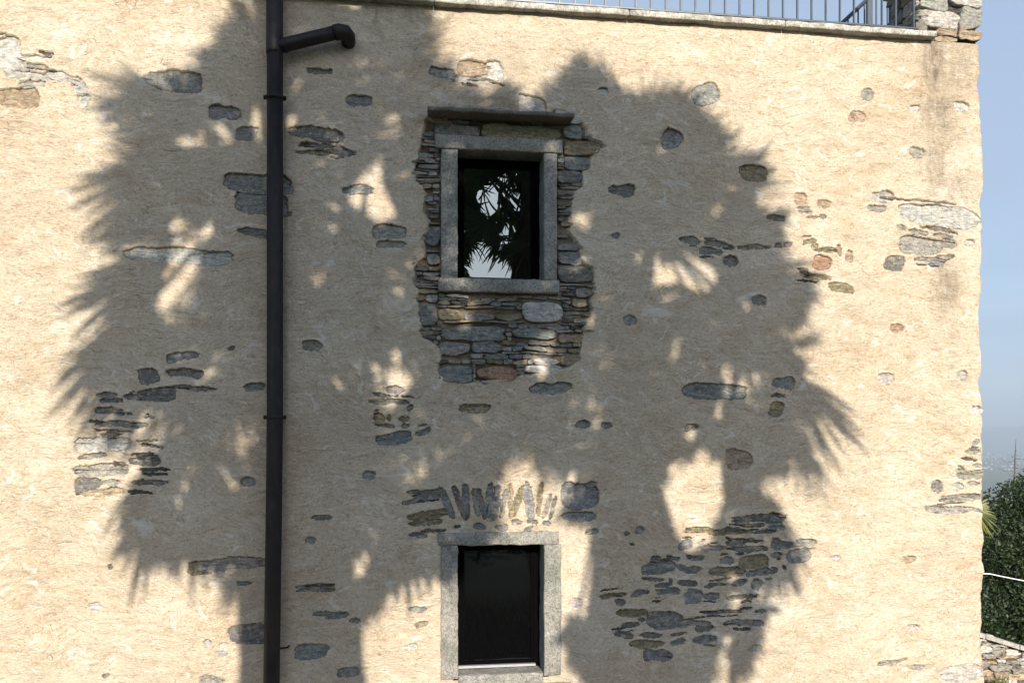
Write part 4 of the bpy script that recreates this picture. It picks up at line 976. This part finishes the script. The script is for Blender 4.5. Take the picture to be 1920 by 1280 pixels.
reg = [(gx0, .45), (gx1, .45), (gx1, zr - .03), (gx0, zl - .03)]
masonry(mb, reg, [], (0.03, 0.08), (0.10, 0.26), GWY, 'ltlgt', d=(-0.01, 0.022), amp=0.025, gap=.008, slope=sl_ * .5)
masonry(mb, [(gx0, -.3), (gx1, -.3), (gx1, .45), (gx0, .45)], [], (0.08, 0.14), (0.2, 0.4), GWY, 'ltlgt', d=(0.0, 0.03), amp=0.03, gap=.010)
mb.build('rubble', M_rubble, gw, True)
mb = MB(); u = gx0
while u < gx1:
    L = random.uniform(.25, .45); z_a = zl + sl_ * (u - gx0)
    P = [(u + .004, z_a - .03), (u + L - .004, z_a - .03 + sl_ * L), (u + L - .004, z_a + .018 + sl_ * L), (u + .004, z_a + .018)]
    n0 = mb.n; vv = []
    for yy in (yg - .03, yg + .42): vv += [(p[0], yy, p[1]) for p in P]
    mb.add(vv, [(0, 1, 2, 3), (5, 4, 7, 6), (3, 2, 6, 7), (0, 4, 5, 1), (0, 3, 7, 4), (1, 5, 6, 2)], tone('l')); u += L
mb.build('capstones', M_rubble, gw)
cd = MB(); a_ = np.array(ray(1833, 1070, .8)); c_ = np.array(ray(2080, 1106, 2.4)); pts = []
for q in range(15):
    f = q / 14; p = a_ * (1 - f) + c_ * f; p[2] -= .05 * 4 * f * (1 - f) * .6; pts.append(p)
pts[0][0] = XR - .01; cd.tube(pts, .0042, 8); o = cd.build('cord', M_rope, None, True); tag(o, 'taut white cord running from the house corner past the dark tree', 'cord')
po = np.array(pts[-1]); gz_ = float(gh(po[0], po[1]))
b = MB(); b.tube([(po[0], po[1], gz_ - .2), (po[0], po[1], po[2] + .1)], .03, 10); o = b.build('cord_post', M_wood, None, True); tag(o, 'wooden post holding the far end of the white cord', 'post')
V_ = []; F_ = []; wc = np.array(ray(1876, 1283, yg - .12)); r_ = np.random.default_rng(6); fb = Fan()
for k in range(60):
    a = R(90 + r_.normal() * 24); l_ = r_.uniform(.06, .17); h = wc + np.array([r_.uniform(-.07, .07), r_.uniform(-.05, .05), -.05]); d_ = np.array([math.cos(a), r_.normal() * .2, math.sin(a)])
    u = np.array([0, .5, 1]) * l_; fb.strip(h + u[:, None] * d_, np.array([.004, .006, .001]), np.array([math.sin(a), .2, -math.cos(a)]), r_.random())
we = empty('weed', tuple(wc + (0, 0, -.06)), 'tuft of green weed growing from the face of the rubble wall', 'plant')
fast('leaves', np.concatenate(fb.V), np.array(fb.F), M_palm2, np.array(fb.C), we)

# ------------------------------------------------------------------ far town on the plain
# hazed hills closing the plain
hm = MB(); hv = []
r_ = np.random.default_rng(14); A_ = np.linspace(R(0), R(180), 181)
hgt = 60 + 200 * fbm(A_ * 5, A_ * 0 + 2, 4, 90)
for q in range(181):
    for rr, hf in ((15000, 0), (16500, .75), (18000, 1), (21000, 0)):
        hv.append((rr * math.cos(A_[q]), rr * math.sin(A_[q]), -212 + (hgt[q] + 212) * hf))
hm.add(hv, [(q * 4 + k, q * 4 + k + 1, q * 4 + k + 5, q * 4 + k + 4) for q in range(180) for k in range(3)])
M_hill = plain_mat('wooded_hills', (0.04, 0.06, 0.03), 0.95, 0, 0.3, 0.002, bmp=0)
o = hm.build('hills', M_hill, None, True); tag(o, kind='structure')
M_town = plain_mat('far_town', (0.34, 0.32, 0.30), 0.8, 0, 0.4, 0.01, bmp=0)
mb = MB(); r_ = np.random.default_rng(2)
for k in range(520):
    px = r_.uniform(1770, 2150); t = r_.uniform(5000, 11000); a_ = (px - 960) / F
    x = t * (sy + a_ * cy); y = -D + t * (cy - a_ * sy); z = float(gh(x, y)); s = r_.uniform(3, 6.5)
    mb.box(x - s, x + s, y - s, y + s, z - 2, z + r_.uniform(4, 9))
o = mb.build('town', M_town); tag(o, 'pale specks of a far town on the hazy plain', 'town', kind='stuff')

# ------------------------------------------------------------------ the air
mh, nh, lh, bh = mat('haze'); nh.remove(bh); pv = nh.new('ShaderNodeVolumePrincipled')
pv.inputs['Color'].default_value = (0.46, 0.56, 0.68, 1); pv.inputs['Density'].default_value = 1.5e-4; pv.inputs['Anisotropy'].default_value = 0.0
lh.new(pv.outputs[0], nh['Material Output'].inputs['Volume'])
b = MB(); b.box(-22400, 22400, -22400, 22400, -216, 300); o = b.build('haze', mh); tag(o, 'pale blue haze over the distant plain', 'haze', kind='stuff')
